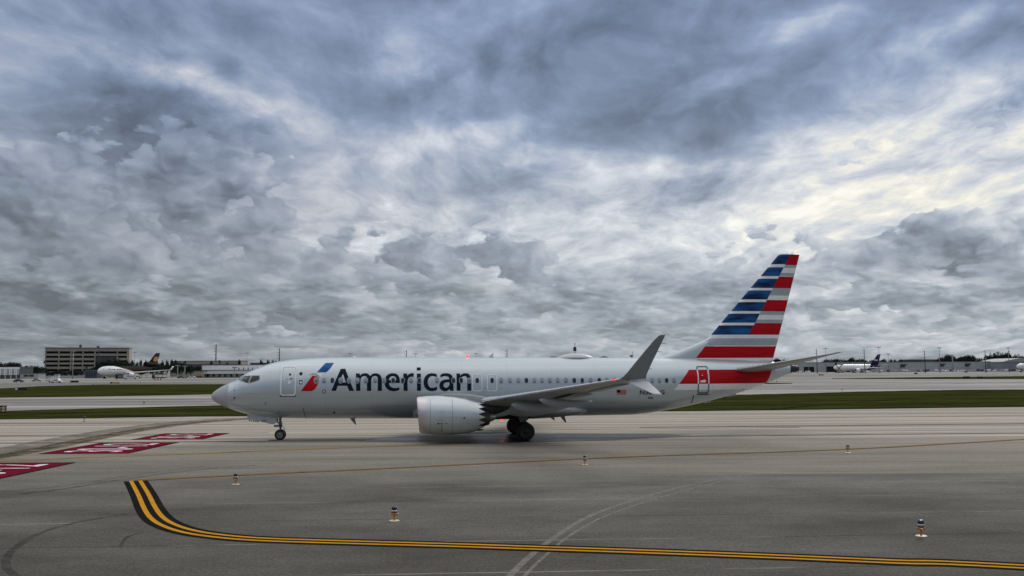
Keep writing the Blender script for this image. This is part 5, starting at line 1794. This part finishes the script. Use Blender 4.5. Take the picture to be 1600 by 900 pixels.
r, W_, H = px_box('cargo_building', 'white slatted two storey building at the left edge', 'building', -30, 31, 574.3, 640, 18, M_GREYD)
m = MB(); m.box(-W_ / 2, W_ / 2, -.5, -.05, H - .9, H + .2); m.build('fascia', M_WHITE, r)
zs = at(10, 586, 640).z
for k in range(22):
    x = -W_ / 2 + (k + .5) * W_ / 22
    m = MB(); m.box(x - .42, x + .42, -.6, -.1, zs, H - .9); m.build('slat_panel', M_WHITE if k % 3 else M_WALLW, r)
for k in range(7):
    x = -W_ / 2 + (k + .5) * W_ / 7
    m = MB(); m.box(x - .35, x + .35, -.5, -.1, 0, zs); m.build('pillar', M_WALLW, r)
r, W_, H = px_box('low_building', 'low grey building with two dark openings beside the white slatted one', 'building', 31.5, 60, 584.2, 640, 10, M_WALLG)
for x in (-.18, .12):
    m = MB(); m.box(x * W_ - 1.6, x * W_ + 1.6, -.06, .05, H * .42, H * .82); m.build('window', M_GLASS, r)
# perimeter wall
a, b = at(62, 587.2, 655), at(152, 587.2, 655)
m = MB(); m.box(a.x, b.x, 655, 655.4, 0, a.z); o = m.build('boundary_wall', M_WALLG); tag(o, 'long low grey wall below the parking garage', 'wall')
r, W_, H = px_box('blue_building', 'small dark blue grey building beside the nose of the brown and white jet', 'building', 133, 152, 579, 650, 8, mat('blue_grey_wall', (0.05, 0.06, 0.09), .8, var=.3, vscale=.5))
for k in range(4):
    m = MB(); m.box(-W_ * .4 + k * W_ * .22, -W_ * .3 + k * W_ * .22, -.08, .03, H * .3, H * .7); m.build('window', M_GLASS, r)
# long beige building behind the palms
r, W_, H = px_box('long_building', 'long beige building with dark windows behind the palm trees', 'building', 266, 377, 564.2, 820, 20, M_BEIGE)
m = MB(); m.box(-W_ / 2 + 1, W_ / 2 - 1, -.12, .05, H - 5.0, H - 2.6); m.build('window_band', M_GREYD, r)
# white terminal left of the nose
r, W_, H = px_box('white_terminal', 'white low terminal with stacked roofs left of the airliner nose', 'building', 316, 405, 570.6, 650, 24, M_WHITE)
zt = lambda y: at(350, y, 640).z
m = MB(); m.box(-W_ / 2, W_ / 2, -.12, .05, zt(579), zt(578)); m.build('shadow_joint', M_GREYD, r)
m = MB(); m.box(-W_ / 2 + 1, W_ / 2 + 4, -3, .04, zt(582), zt(579.2)); m.build('mid_storey', M_WALLW, r)
m = MB(); m.box(-W_ / 2 - 2, W_ / 2 + 6, -9, -3.02, zt(583.8), zt(582.2)); m.build('canopy', M_WHITE, r, bevel=.05)
m = MB(); m.box(-W_ / 2 + 1.5, W_ / 2 + 5, -5, -3.05, 0, zt(583.85)); m.build('lower_wall', M_WALLW, r)
for k in range(8):
    x = -W_ / 2 + 5 + k * 4.0
    m = MB(); m.box(x, x + 1.6, -5.08, -4.98, .6, 2.6); m.build('window', M_GLASS, r)
for k in range(6):
    x = -W_ * -.06 + k * 3.2
    m = MB(); m.box(x, x + .5, -.2, .03, zt(578), zt(574.5)); m.build('roof_bracket', M_GREYD, r)
r, W_, H = px_box('tan_building', 'small tan block left of the white terminal', 'building', 303, 317, 580.3, 638, 8, M_BEIGE)
m = MB(); m.box(-W_ / 2, W_ / 2, -1.5, -.04, 0, 1.3); m.build('plinth', mat('brick_red', (0.12, 0.04, 0.035), .8), r)
r, W_, H = px_box('grey_building', 'dark flat roofed building above the airliner nose', 'building', 391, 446, 567.2, 900, 20, M_GREYD)

# warehouse at right
r, W_, H = px_box('warehouse', 'very long low grey cargo warehouse behind the purple tailed jet', 'warehouse', 1150, 1553, 566.0, 1130, 40, M_WALLG)
xw = lambda px: at(px, 575, 1130).x - r.location.x
zw = lambda y: at(1400, y, 1130).z
for x0, x1, y0, y1 in ((1256, 1272, 572.5, 579), (1291, 1307, 572, 579), (1240, 1247, 573, 579), (1318, 1330, 573, 579)):
    m = MB(); m.box(xw(x0), xw(x1), -.15, .05, 0, zw(y0)); m.build('loading_door', M_VOID, r)
for x0, x1, y0, y1 in ((1405, 1415.5, 570, 572.6), (1467, 1476.5, 569.3, 571.6), (1506, 1516, 569.2, 571.8), (1545, 1552, 568.6, 573)):
    m = MB(); m.prism([(xw(x0), -3, zw(y0)), (xw(x1), -3, zw(y0)), (xw(x1) - 1.5, -.05, zw(y1)), (xw(x0) + 1.5, -.05, zw(y1))], (0, 0, .6)); m.build('awning', M_GREYD, r)
    m = MB(); m.box(xw(x0) + 1.5, xw(x1) - 1.5, -.12, .05, zw(y1 + 1.8), zw(y1) - .1); m.build('dock_door', mat('dock_door', (.10, .105, .11), .7), r)
for k in range(16):
    x = -W_ / 2 + (k + .5) * W_ / 16
    m = MB(); m.box(x - .2, x + .2, -.18, .0, 0, H); m.build('wall_rib', M_WALLG, r)
r, W_, H = px_box('hangar', 'pale blue grey hangar with a curved roof at the right edge', 'hangar', 1564, 1640, 565.5, 1100, 60, mat('blue_grey_cladding', (0.20, 0.22, 0.25), .7, var=.08, vscale=.2))
m = MB()
n = 16
pts = [(-W_ / 2 + W_ * k / n, -.5, H + 4.6 * sin(pi * k / n)) for k in range(n + 1)]
m.prism(pts, (0, 60, 0)); m.build('curved_roof', mat('roof_pale', (.26, .28, .28), .7), r)
px_box('low_wall', 'low pale wall between the warehouse and the hangar', 'wall', 1553.5, 1566, 571.5, 1120, 6, M_WALLW)
px_box('flat_building', 'dark flat roofline behind the warehouse roof', 'building', 1420, 1470, 561.8, 1500, 30, M_GREYD)
for i, (x0, x1, y) in enumerate(((1483, 1500, 561.4), (1503, 1521, 561.2), (1295, 1314, 562.2))):
    px_box('pale_building', ['pale building among dark trees behind the warehouse, left of two', 'pale building among dark trees behind the warehouse, right of two', 'pale building between trees just right of the airliner tail'][i], 'building', x0, x1, y, 1350, 20, M_WALLG)

# small things seen just above the airliner's back
r, W_, H = px_box('round_roofed_building', 'dark round roofed building peeping over the airliner roof', 'building', 938, 950.5, 558.4, 1200, 14, M_GREYD)
m = MB(); m.prism([(-W_ / 2 + W_ * k / 10, -.3, H + 1.3 * sin(pi * k / 10)) for k in range(11)], (0, 14, 0)); m.build('dome_roof', M_GREYD, r)
px_box('rooftop_unit', 'dark flat roof seen over the airliner left of the antenna fairing', 'building', 860.5, 869, 557.5, 1200, 14, M_GREYD)

# ------------------------------------------------------------------ poles and masts
M_POLE = mat('pole_dark', (0.035, 0.037, 0.04), .7)
M_POLEG = mat('pole_grey', (0.20, 0.21, 0.22), .6)
M_POLEW = mat('pole_white', (0.30, 0.31, 0.31), .6)


def pole(kind, px, ytop, Yd, label, wpx=1.6, group=None):
    p = at(px, 575, Yd)
    H = at(px, ytop, Yd).z
    r = empty(kind, label, 'pole', (p.x, Yd, 0), 0, group)
    k = Yd / F_PX
    w_ = wpx * k / 2
    M_ = {'utility_pole': M_POLE, 'light_mast': M_POLEG, 'apron_light': M_POLEW}[kind]
    m = MB(); m.lathe_z([(0, w_ * 1.25), (H, w_ * .8)], n=10); m.build('shaft', M_, r)
    if kind == 'utility_pole':
        for i in range(4):
            m = MB(); m.tube([(0, 0, H - 1.4 - i * 2.6), (-1.9, 0, H - 1.2 - i * 2.6)], .14, 6); m.build('insulator_arm', M_, r)
    elif kind == 'light_mast':
        m = MB(); m.box(-1.9, 1.9, -.15, .15, H - .3, H + .0)
        m.build('lamp_bar', M_, r)
        for s in (-1.6, -.55, .55, 1.6):
            m = MB(); m.box(s - .25, s + .25, -.3, .2, H - .55, H - .31); m.build('lamp_head', M_GREYD, r)
    else:
        m = MB(); m.box(-1.6, 1.6, -.2, .2, H - .1, H + .35); m.build('lamp_bar', M_, r)
        for s in (-1.1, 1.1):
            m = MB(); m.box(s - .4, s + .4, -.6, .2, H - .5, H - .12); m.build('lamp_head', M_GREYD, r)
    return r


G1 = 'dark power poles on the skyline'
for px, y, w_, lab in ((337, 538, 1.9, 'tall dark power pole rising beside the palm left of the nose'), (436.3, 544, 1.6, 'dark power pole just above the airliner nose'), (635, 546.8, 1.5, 'dark power pole over the letters of the airliner'),
                       (792.3, 546.3, 1.5, 'dark power pole above the overwing exits'), (1276.8, 545.5, 1.4, 'dark power pole behind the horizontal tail'), (1351.3, 545.3, 1.4, 'dark power pole left of the purple fin'),
                       (1445.6, 547.6, 1.5, 'dark power pole over the long warehouse'), (1540.3, 547.2, 1.4, 'dark power pole left of the tall dark trees at right'), (154, 541.5, 1.3, 'dark power pole standing before the parking garage')):
    pole('utility_pole', px, y, 830 if px != 154 else 700, lab, w_ if px < 500 else w_ * .75, G1)
G2 = 'thin skyline lamp masts with crossbars'
for px, y, lab in ((385.5, 551.2, 'thin lamp mast with crossbar left of the airliner nose'), (210, 550, 'thin lamp mast right of the parking garage'), (547.3, 552.3, 'thin lamp mast above the first letter on the airliner'),
                   (649, 552.3, 'thin lamp mast beside the power pole over the lettering'), (744.3, 552.2, 'thin lamp mast just right of the roof beacon'), (1291, 544, 'tall thin lamp mast behind the horizontal tail'), (1374.3, 542.3, 'tall thin lamp mast above the purple fin'),
                   (1388.6, 552.5, 'short thin lamp mast right of the purple fin'), (1468.7, 543.2, 'tall thin pale lamp mast over the warehouse'), (1576.8, 543, 'tall thin pale lamp mast at the hangar')):
    pole('light_mast', px, y, 820, lab, .6 if px < 1450 else .9, G2)
for px, y, lab in ((113.8, 549, 'pale apron light mast before the parking garage'), (277.7, 571.2, 'white apron light, left of the pair before dark trees'), (289, 572.3, 'white apron light, right of the pair before dark trees'), (1488.8, 555, 'white apron light at the right of the warehouse'), (367, 574, 'white apron light before the white terminal')):
    pole('apron_light', px, y, 620 if px < 500 else 1080, lab, 1.3, 'pale apron lights')
# airport radar tower over the roof of the airliner
p = at(898.5, 575, 1000); z = lambda y: at(898.5, y, 1000).z
r = empty('radar_tower', 'dark lattice radar tower rising behind the roof antenna fairing', 'tower', (p.x, 1000, 0))
m = MB()
for a, b in ((-1, -1), (1, -1), (1, 1), (-1, 1)):
    m.tube([(a * 1.2, b * 1.2, 0), (a * .9, b * .9, z(547))], .16, 6)
for k in range(8):
    h = z(547) * (k + 1) / 9
    m.tube([(-1.1, -1.1, h), (1.1, -1.1, h + 1.5)], .1, 5)
m.build('lattice', M_POLE, r)
m = MB(); m.lathe_z([(z(548.5), 1.5), (z(545.5), 1.8), (z(543), 1.7), (z(541.5), .7)], n=12); m.build('cabin', M_POLE, r)
m = MB(); m.tube([(0, 0, z(542)), (.3, 0, z(536.5))], .22, 6); m.lathe_z([(z(538.4), .5), (z(536.4), .5)], n=8); m.build('mast', M_POLE, r)
p = at(989, 575, 1000)
r = empty('water_tower', 'small pale tank and mast beside the upswept winglet', 'tower', (p.x - 1.5, 1000, 0))
m = MB(); m.lathe_z([(0, .6), (at(988, 557, 1000).z, .6)], n=10); m.build('stem', M_POLEG, r)
m = MB(); m.lathe_z([(at(988, 557.5, 1000).z, 1.2), (at(988, 556, 1000).z, 2.1), (at(988, 554.3, 1000).z, 1.2)], n=14); m.build('tank', M_POLEG, r)
m = MB(); m.tube([(1.6, 0, 0), (1.6, 0, at(989, 549.5, 1000).z)], .25, 6); m.build('mast', M_POLE, r)

# ------------------------------------------------------------------ trees
M_LEAF = []
for i, c in enumerate(((0.022, 0.034, 0.022), (0.032, 0.046, 0.026), (0.016, 0.026, 0.020))):
    M_LEAF.append(mat('foliage_%s' % ['mid', 'light', 'dark'][i], c, 0.8, var=.35, vscale=.6, var2=.3, spec=.15))
M_TRUNK = mat('bark', (0.09, 0.075, 0.06), .9, var=.3)


def crown_mesh(name, n, seed, w_=1.0, lobes=7, flat=.75):
    rnd = random.Random(seed)
    m = MB()
    L_ = [(rnd.uniform(-.55, .55) * w_, rnd.uniform(-.5, .5), rnd.uniform(.45, .85), rnd.uniform(.24, .42)) for _ in range(lobes)]
    L_.append((0, 0, .62, .42))
    for i in range(n):
        x, y, z_, r_ = rnd.choice(L_)
        d = Vector((rnd.gauss(0, 1), rnd.gauss(0, 1), rnd.gauss(0, 1))).normalized() * r_ * rnd.uniform(.45, 1.08)
        c = Vector((x + d.x, y + d.y, z_ + d.z * flat))
        a = Vector((rnd.gauss(0, 1), rnd.gauss(0, 1), rnd.gauss(0, 1))).normalized()
        b = a.cross(Vector((rnd.gauss(0, 1), rnd.gauss(0, 1), rnd.gauss(0, 1)))).normalized()
        s = rnd.uniform(.03, .065)
        m.add([c - a * s - b * s * .6, c + a * s - b * s * .5, c + a * s * .8 + b * s * .7, c - a * s * .7 + b * s * .6], [(0, 1, 2, 3)], rnd.choice((0, 0, 1, 2)))
    return m


def tree_proto(seed, name, w_, n=900, lobes=7):
    r = empty(name, 'tree', 'tree')
    m = MB(); m.tube([(0, 0, 0), (.02, .01, .3), (0, 0, .62)], [.035, .026, .012], 8)
    for k in range(4):
        a = k * 1.7
        m.tube([(.01, 0, .28 + .05 * k), (.18 * cos(a), .18 * sin(a), .5 + .05 * k), (.34 * cos(a), .3 * sin(a), .66)], [.016, .010, .005], 5)
    m.build('trunk', M_TRUNK, r)
    crown_mesh('crown', n, seed, w_, lobes).build('crown', M_LEAF, r)
    return r


def palm_proto(seed, name, nf=16, droop=.9):
    rnd = random.Random(seed)
    r = empty(name, 'palm', 'palm tree')
    m = MB(); m.tube([(0, 0, 0), (.012, 0, .4), (0, 0, .80)], [.022, .015, .013], 8); m.build('trunk', M_POLEG if seed % 2 else M_TRUNK, r)
    m = MB()
    for k in range(nf):
        a = 2 * pi * k / nf + rnd.uniform(-.2, .2)
        up = rnd.uniform(-.2, 1.0)
        L_ = rnd.uniform(.24, .32)
        prev = None
        for i in range(6):
            u = i / 5
            rr = L_ * u
            h = .80 + up * .2 * u - droop * .22 * u * u
            w_ = .045 * sin(pi * min(1, .25 + u * .75)) + .004
            c = Vector((rr * cos(a), rr * sin(a), h))
            sdv = Vector((-sin(a), cos(a), 0)) * w_
            cur = (c - sdv + Vector((0, 0, -.02)), c, c + sdv + Vector((0, 0, -.02)))
            if prev:
                m.add([*prev, *cur], [(0, 1, 4, 3), (1, 2, 5, 4)], rnd.choice((0, 1, 2)))
            prev = cur
    m.build('crown', M_LEAF, r)
    return r


protos = {'broad': [tree_proto(1, 'tree', 1.0), tree_proto(2, 'tree', 1.3), tree_proto(3, 'tree', .8)],
          'pine': [tree_proto(7, 'pine_tree', .45, 800, 9)],
          'palm': [palm_proto(5, 'palm_tree'), palm_proto(8, 'palm_tree', 22, .5)],
          'round': [tree_proto(12, 'palm_tree', .45, 500, 3)]}
used = set()


def tree(kind, px, ytop, Yd, label, group, wpx=None):
    pr = random.choice(protos[kind])
    p = at(px, 575, Yd)
    H = at(px, ytop, Yd).z
    sx = (wpx * Yd / F_PX) / 1.5 if wpx else H * random.uniform(.9, 1.2)
    rz = random.uniform(0, 6.28)
    sc = (sx, sx, H * 1.0)
    if pr.name not in used:
        used.add(pr.name)
        pr.location = (p.x, Yd, 0); pr.rotation_euler = (0, 0, rz); pr.scale = sc
        pr['label'] = label; pr['group'] = group
        return pr
    return dup(pr, (p.x, Yd, 0), rz, label, group, sc)


rt = random.Random(4)
random.seed(21)
for x in range(-6, 72, 6):
    y = 566.5 + 1.2 * rt.random() if x < 34 else 571.5 + rt.random() * 1.5
    tree('broad', x + rt.uniform(-2, 2), y, 700 + rt.uniform(0, 40), 'dark leafy tree behind the low buildings at far left', 'trees behind the left buildings', 16)
for x, y in ((64, 580), (72, 581), (80, 580.5), (88, 579.5), (96, 578), (104, 580), (112, 579), (120, 578.5), (128, 579), (143, 575), (150, 573), (157, 568), (166, 564), (173, 563.2), (183, 563), (190, 562.5), (198, 563.6), (203, 566)):
    tree('broad', x, y, 690 + rt.uniform(0, 20), 'dark tree standing at the foot of the parking garage', 'trees before the parking garage', 14)
for x, y in ((208, 571), (214, 573), (222, 570), (230, 569), (238, 569), (247, 568), (254, 568.5), (261, 568), (270, 566), (277, 567), (284, 568), (292, 570), (299, 571), (306, 572), (312, 574)):
    tree('broad', x, y, 690 + rt.uniform(0, 30), 'dark tree in the thicket right of the three engined jet', 'trees right of the parked cargo jet', 15)
for x, y, k in ((69, 560, 'palm'), (135.5, 569.5, 'palm'), (343, 559, 'palm'), (289, 561, 'palm'), (431, 560.5, 'palm'), (207, 560.8, 'round'), (213.6, 564.5, 'round'), (219.5, 560.8, 'round'), (228, 562, 'round'), (244, 562, 'round'), (254, 563, 'round'), (261, 561.5, 'round'), (268, 560.5, 'round'), (274, 561.5, 'round'),
                (330, 563.5, 'round'), (373.5, 561.3, 'round'), (408, 560.8, 'round'), (419, 560.8, 'round'), (426, 562, 'round'), (442, 562.5, 'round'), (355, 565.5, 'round')):
    lab = {69: 'palm tree with feathery fronds at the left corner of the parking garage', 135.5: 'palm in front of the middle of the parking garage', 343: 'palm beside the tallest power pole', 289: 'palm with spreading fronds above the white apron lights', 431: 'palm directly above the airliner nose'}.get(x)
    tree(k, x, y - 1.5, 680 if x < 205 else 740, lab or 'round headed palm between the garage and the airliner nose', 'palms between the garage and the airliner' if not lab else 'single palms at left', 11 if k == 'palm' else 8)
for x, y in ((1196, 561), (1204, 560.5), (1212, 560), (1219, 560.5), (1226, 561), (1233, 562)):
    tree('broad', x, y, 1300, 'dark tree just behind the fin of the airliner', 'trees behind the fin', 12)
for x, y in ((1292, 561), (1300, 562), (1309, 561.5), (1321, 562), (1328, 559.3), (1335, 560.5), (1342, 561), (1349, 561.5), (1354, 560.8), (1362, 562.5), (1369, 562), (1377, 561.5), (1384, 562), (1392, 559.2), (1398, 560), (1404, 562.5), (1411, 563), (1417, 563.2), (1425, 564), (1434, 564)):
    tree('round' if x in (1392, 1398, 1384, 1354) else 'broad', x, y, 1250 + rt.uniform(0, 60), 'dark tree on the skyline behind the purple tailed jet', 'trees behind the purple tailed jet', 9 if x in (1392, 1398, 1384, 1354) else 14)
for x, y in ((1466, 561), (1473, 559), (1480, 556.5), (1484, 555), (1490, 556), (1497, 558), (1504, 556.5), (1511, 555.5), (1517, 556.5), (1524, 558.5), (1531, 560.5), (1538, 561.5)):
    tree('broad', x, y, 1290 + rt.uniform(0, 60), 'dark tree over the right half of the warehouse', 'trees over the right half of the warehouse', 15)
for x, y, k in ((1545, 556, 'broad'), (1549, 552, 'pine'), (1555, 549.8, 'pine'), (1560, 551.5, 'pine'), (1566, 548.6, 'pine'), (1570, 553, 'broad'), (1576, 548.8, 'pine'), (1582, 554, 'pine'), (1588, 553, 'pine'), (1594, 556, 'broad'), (1600, 558, 'broad'), (1608, 558, 'broad'), (1556, 558, 'broad'), (1583, 558, 'broad'), (1562, 560, 'broad')):
    tree(k, x, y, 1190 + rt.uniform(0, 20), 'tall dark ragged tree behind the hangar', 'tall trees behind the hangar', 16 if k == 'broad' else 12)
for l_ in protos.values():
    for pr in l_:
        if pr.name not in used:
            for ch in list(pr.children): bpy.data.objects.remove(ch)
            bpy.data.objects.remove(pr)

ORD = ['first', 'second', 'third', 'fourth', 'fifth', 'sixth', 'seventh', 'eighth', 'ninth', 'tenth', 'eleventh', 'twelfth', 'thirteenth', 'fourteenth', 'fifteenth', 'sixteenth', 'seventeenth', 'eighteenth', 'nineteenth', 'twentieth', 'twenty-first', 'twenty-second', 'twenty-third', 'twenty-fourth', 'twenty-fifth']


def number_row():
    """where several things share a label, tell them apart by their place in the row, counted from the left"""
    by = {}
    for o in SC.objects:
        if o.parent is None and o.get('group') and o.get('category') and o.get('kind') is None:
            by.setdefault((o['group'], o['label']), []).append(o)
    for (g_, l_), lst in by.items():
        if 1 < len(lst) <= len(ORD):
            lst.sort(key=lambda o: o.location.x / max(1, o.location.y))
            for i, o in enumerate(lst):
                o['label'] = l_ + ', ' + ORD[i] + ' from the left'


# far treeline closing the horizon
m = MB()
rf = random.Random(8)
for i in range(5200):
    x = rf.uniform(-1300, 1500)
    h = 8 + 5 * mnoise.noise(Vector((x * .01, 0, 0))) + 2 * mnoise.noise(Vector((x * .05, 3, 0)))
    z = rf.uniform(0, h)
    y = 1750 + rf.uniform(0, 30)
    s = rf.uniform(.8, 1.7)
    a = Vector((rf.gauss(0, 1), rf.gauss(0, .5), rf.gauss(0, 1))).normalized() * s
    b = Vector((rf.gauss(0, 1), rf.gauss(0, .5), rf.gauss(0, 1))).normalized() * s
    c = Vector((x, y, z))
    m.add([c - a, c - b, c + a, c + b], [(0, 1, 2, 3)], rf.choice((0, 0, 1, 2)))
o = m.build('treeline', M_LEAF); tag(o, 'distant dark treeline along the horizon', 'treeline', kind='stuff')

# ------------------------------------------------------------------ vehicles and cargo gear
def car(label, p, col, rz=0, group=None, kind='car'):
    r = empty({'car': 'parked_car', 'van': 'white_van'}[kind] if kind in ('car', 'van') else kind, label, kind, p, rz, group)
    m = MB()
    if kind == 'car':
        prof = [(-2.2, .35), (-2.25, .8), (-1.5, .95), (-.9, 1.42), (.7, 1.45), (1.4, 1.0), (2.2, .85), (2.25, .35)]
        gp = [(-1.25, .98), (-.82, 1.36), (.62, 1.38), (1.15, 1.0)]
    else:
        prof = [(-2.6, .4), (-2.65, 1.0), (-2.1, 1.25), (-1.6, 2.1), (2.5, 2.15), (2.6, .4)]
        gp = [(-1.95, 1.28), (-1.5, 1.95), (-.6, 1.95), (-.6, 1.28)]
    m.prism([(x, -.85, z) for x, z in prof], (0, 1.7, 0)); m.build('body', col, r, bevel=.06)
    for s in (-.87, .85):
        m = MB(); m.prism([(x, s, z) for x, z in gp], (0, .02, 0)); m.build('side_window', M_GLASS, r)
    for x in (-1.4, 1.4):
        for s in (-.8, .8):
            m = MB(); m.lathe_y([(s - .1, .1), (s - .1, .32), (s + .1, .32), (s + .1, .1)], x, .33, 14); m.build('wheel', M_RUBBER, r)
    return r


M_CARD = mat('dark_car_paint', (.04, .042, .05), .3, coat=.5)
M_CARS = mat('silver_car_paint', (.40, .41, .42), .3, .4, coat=.5)
car('dark parked car before the white slatted building', gnd(29, 597.3), M_CARD)
car('silver parked car right of the dark one at the left edge', gnd(34, 596.6) + Vector((4, 6, 0)), M_CARS)
car('white car beside the mobile stairs at left', gnd(88, 598.2), M_WHITE, .1)
for i, px in enumerate((283, 294, 301)):
    car(['dark car parked at the foot of the white apron lights', 'silver car parked near the tan block', 'pale car parked against the tan block'][i], Vector((at(px, 585, 610).x, 610, 0)), (M_CARD, M_CARS, M_WHITE)[i], .05 * i)
for i, (px, Yd) in enumerate(((1249, 940), (1262, 930), (1354, 910), (1500, 1010), (1480, 1060))):
    car(['white van at the left end of the warehouse doors', 'white van right of another at the warehouse doors', 'white van under the fuselage of the purple tailed jet', 'white van before the container row', 'white van behind the thin pale mast'][i], Vector((at(px, 580, Yd).x, Yd, 0)), M_WHITE, .1 * i, None, 'van')
# mobile stairs
p = gnd(81, 597.6)
r = empty('mobile_stairs', 'white mobile passenger stairs on a truck at left', 'mobile stairs', p)
m = MB(); m.prism([(-3.5, -.9, .5), (-3.5, -.9, 1.0), (1.4, -.9, 2.7), (3.0, -.9, 2.7), (3.0, -.9, 2.2), (1.6, -.9, 2.2), (-2.6, -.9, .5)], (0, 1.8, 0)); m.build('stair_flight', M_WHITE, r)
m = MB(); m.box(1.4, 3.1, -1, 1, 2.7, 3.5); m.build('canopy', M_CARS, r)
m = MB(); m.prism([(-1.2, -.9, .4), (3.3, -.9, .4), (3.6, -.9, 1.1), (2.8, -.9, 1.9), (1.6, -.9, 1.9), (1.4, -.9, .9), (-1.2, -.9, .8)], (0, 1.8, 0)); m.build('truck', M_WHITE, r, bevel=.05)
for x in (-.5, 2.6):
    m = MB(); m.lathe_y([(-1.0, .1), (-1.0, .4), (-.75, .4), (-.75, .1)], x, .4, 14); m.build('wheel', M_RUBBER, r)
# loader at the nose of the purple tailed jet
for px, Yd, hh, lab in ((1311, 905, 8.5, 'dark scissor cargo loader raised at the nose door of the purple tailed jet'), (205, 560, 2.8, 'white cargo loader under the three engined jet'), (192, 565, 3.0, 'dark cargo loader under the wing of the three engined jet'), (249, 575, 3.2, 'dark equipment box behind the three engined jet')):
    r = empty('cargo_loader', lab, 'loader', (at(px, 580, Yd).x, Yd, 0))
    c_ = M_WHITE if 'white' in lab else M_DARK
    m = MB(); m.box(-4, 4, -1.5, 1.5, .5, 1.1); m.build('chassis', c_, r, bevel=.05)
    for s in ((-1.2, 1.2) if hh > 5 else ()):
        m = MB(); m.tube([(-3, s, 1.1), (3, s, hh - .6)], .18, 6); m.build('scissor_arm', M_DARK, r)
        m = MB(); m.tube([(3, s, 1.1), (-3, s, hh - .6)], .18, 6); m.build('scissor_arm', M_DARK, r)
    m = MB(); m.box(-3.8, 3.8, -1.6, 1.6, hh - .6, hh); m.build('platform', c_, r, bevel=.05)
    m = MB(); m.box(-3.8, -2.2, -1.6, 0, hh, hh + 1.6) if hh > 5 else m.box(-3.8, -2.6, -1.5, -.2, 1.1, 2.4); m.build('cab', c_, r, bevel=.05)
    for x in (-3, 3):
        m = MB(); m.lathe_y([(-1.6, .1), (-1.6, .45), (-1.3, .45), (-1.3, .1)], x, .45, 12); m.build('wheel', M_RUBBER, r)
# cargo containers on dollies
cont = []
M_CONT = [mat('container_silver', (.45, .46, .47), .4, .4, var=.15), M_WHITE, mat('container_dark', (.06, .065, .08), .5)]
for i, c_ in enumerate(M_CONT):
    r = empty('cargo_container', 'container', 'container')
    m = MB(); m.prism([(-1.5, -1.2, .55), (-1.5, -1.2, 2.1), (1.5, -1.2, 2.1), (1.5, -1.2, 1.2), (1.0, -1.2, .55)], (0, 2.4, 0)); m.build('box', c_, r, bevel=.03)
    m = MB(); m.box(-1.7, 1.7, -1.25, 1.25, .40, .53); m.build('dolly', M_DARK, r)
    for x in (-1.2, 1.2):
        m = MB(); m.lathe_y([(-1.2, .05), (-1.2, .22), (-1.0, .22), (-1.0, .05)], x, .22, 10); m.build('wheel', M_RUBBER, r)
    cont.append(r)
slots = [(px, 1070) for px in range(1388, 1450, 4)] + [(px, 1085) for px in (1466, 1470, 1474, 1480, 1486, 1490)] + [(px, 1060) for px in range(1503, 1600, 5)] + [(px, 960) for px in (1330, 1335, 1366, 1371, 1376, 1382)]
lbl = ['silver cargo container in the rows before the warehouse', 'white cargo container in the rows before the warehouse', 'dark cargo container in the rows before the warehouse']
for i, (px, Yd) in enumerate(slots):
    k = rt.choice((0, 0, 1, 2))
    p = Vector((at(px + rt.uniform(-1, 1), 580, Yd).x, Yd + rt.uniform(-5, 5), 0))
    sc = (1, 1, rt.uniform(.9, 1.5))
    if cont[k].get('group') is None:
        o = cont[k]; o.location = p; o.scale = sc; o['label'] = lbl[k]; o['group'] = ['silver', 'white', 'dark'][k] + ' containers before the warehouse'
    else:
        dup(cont[k], p, rt.choice((0, pi)), lbl[k], cont[k]['group'], sc)
# small red and white barrier on the apron
m = MB()
for k in range(6):
    m.box(-2.4 + k * .8, -1.6 + k * .8, -.2, .2, 0, .9, k % 2)
o = m.build('apron_barrier', [mat('barrier_red', (.45, .03, .03), .5), M_WHITE], None, gnd(248, 593.6)); tag(o, 'low red and white barrier on the apron right of the parked jet', 'barrier')

number_row()
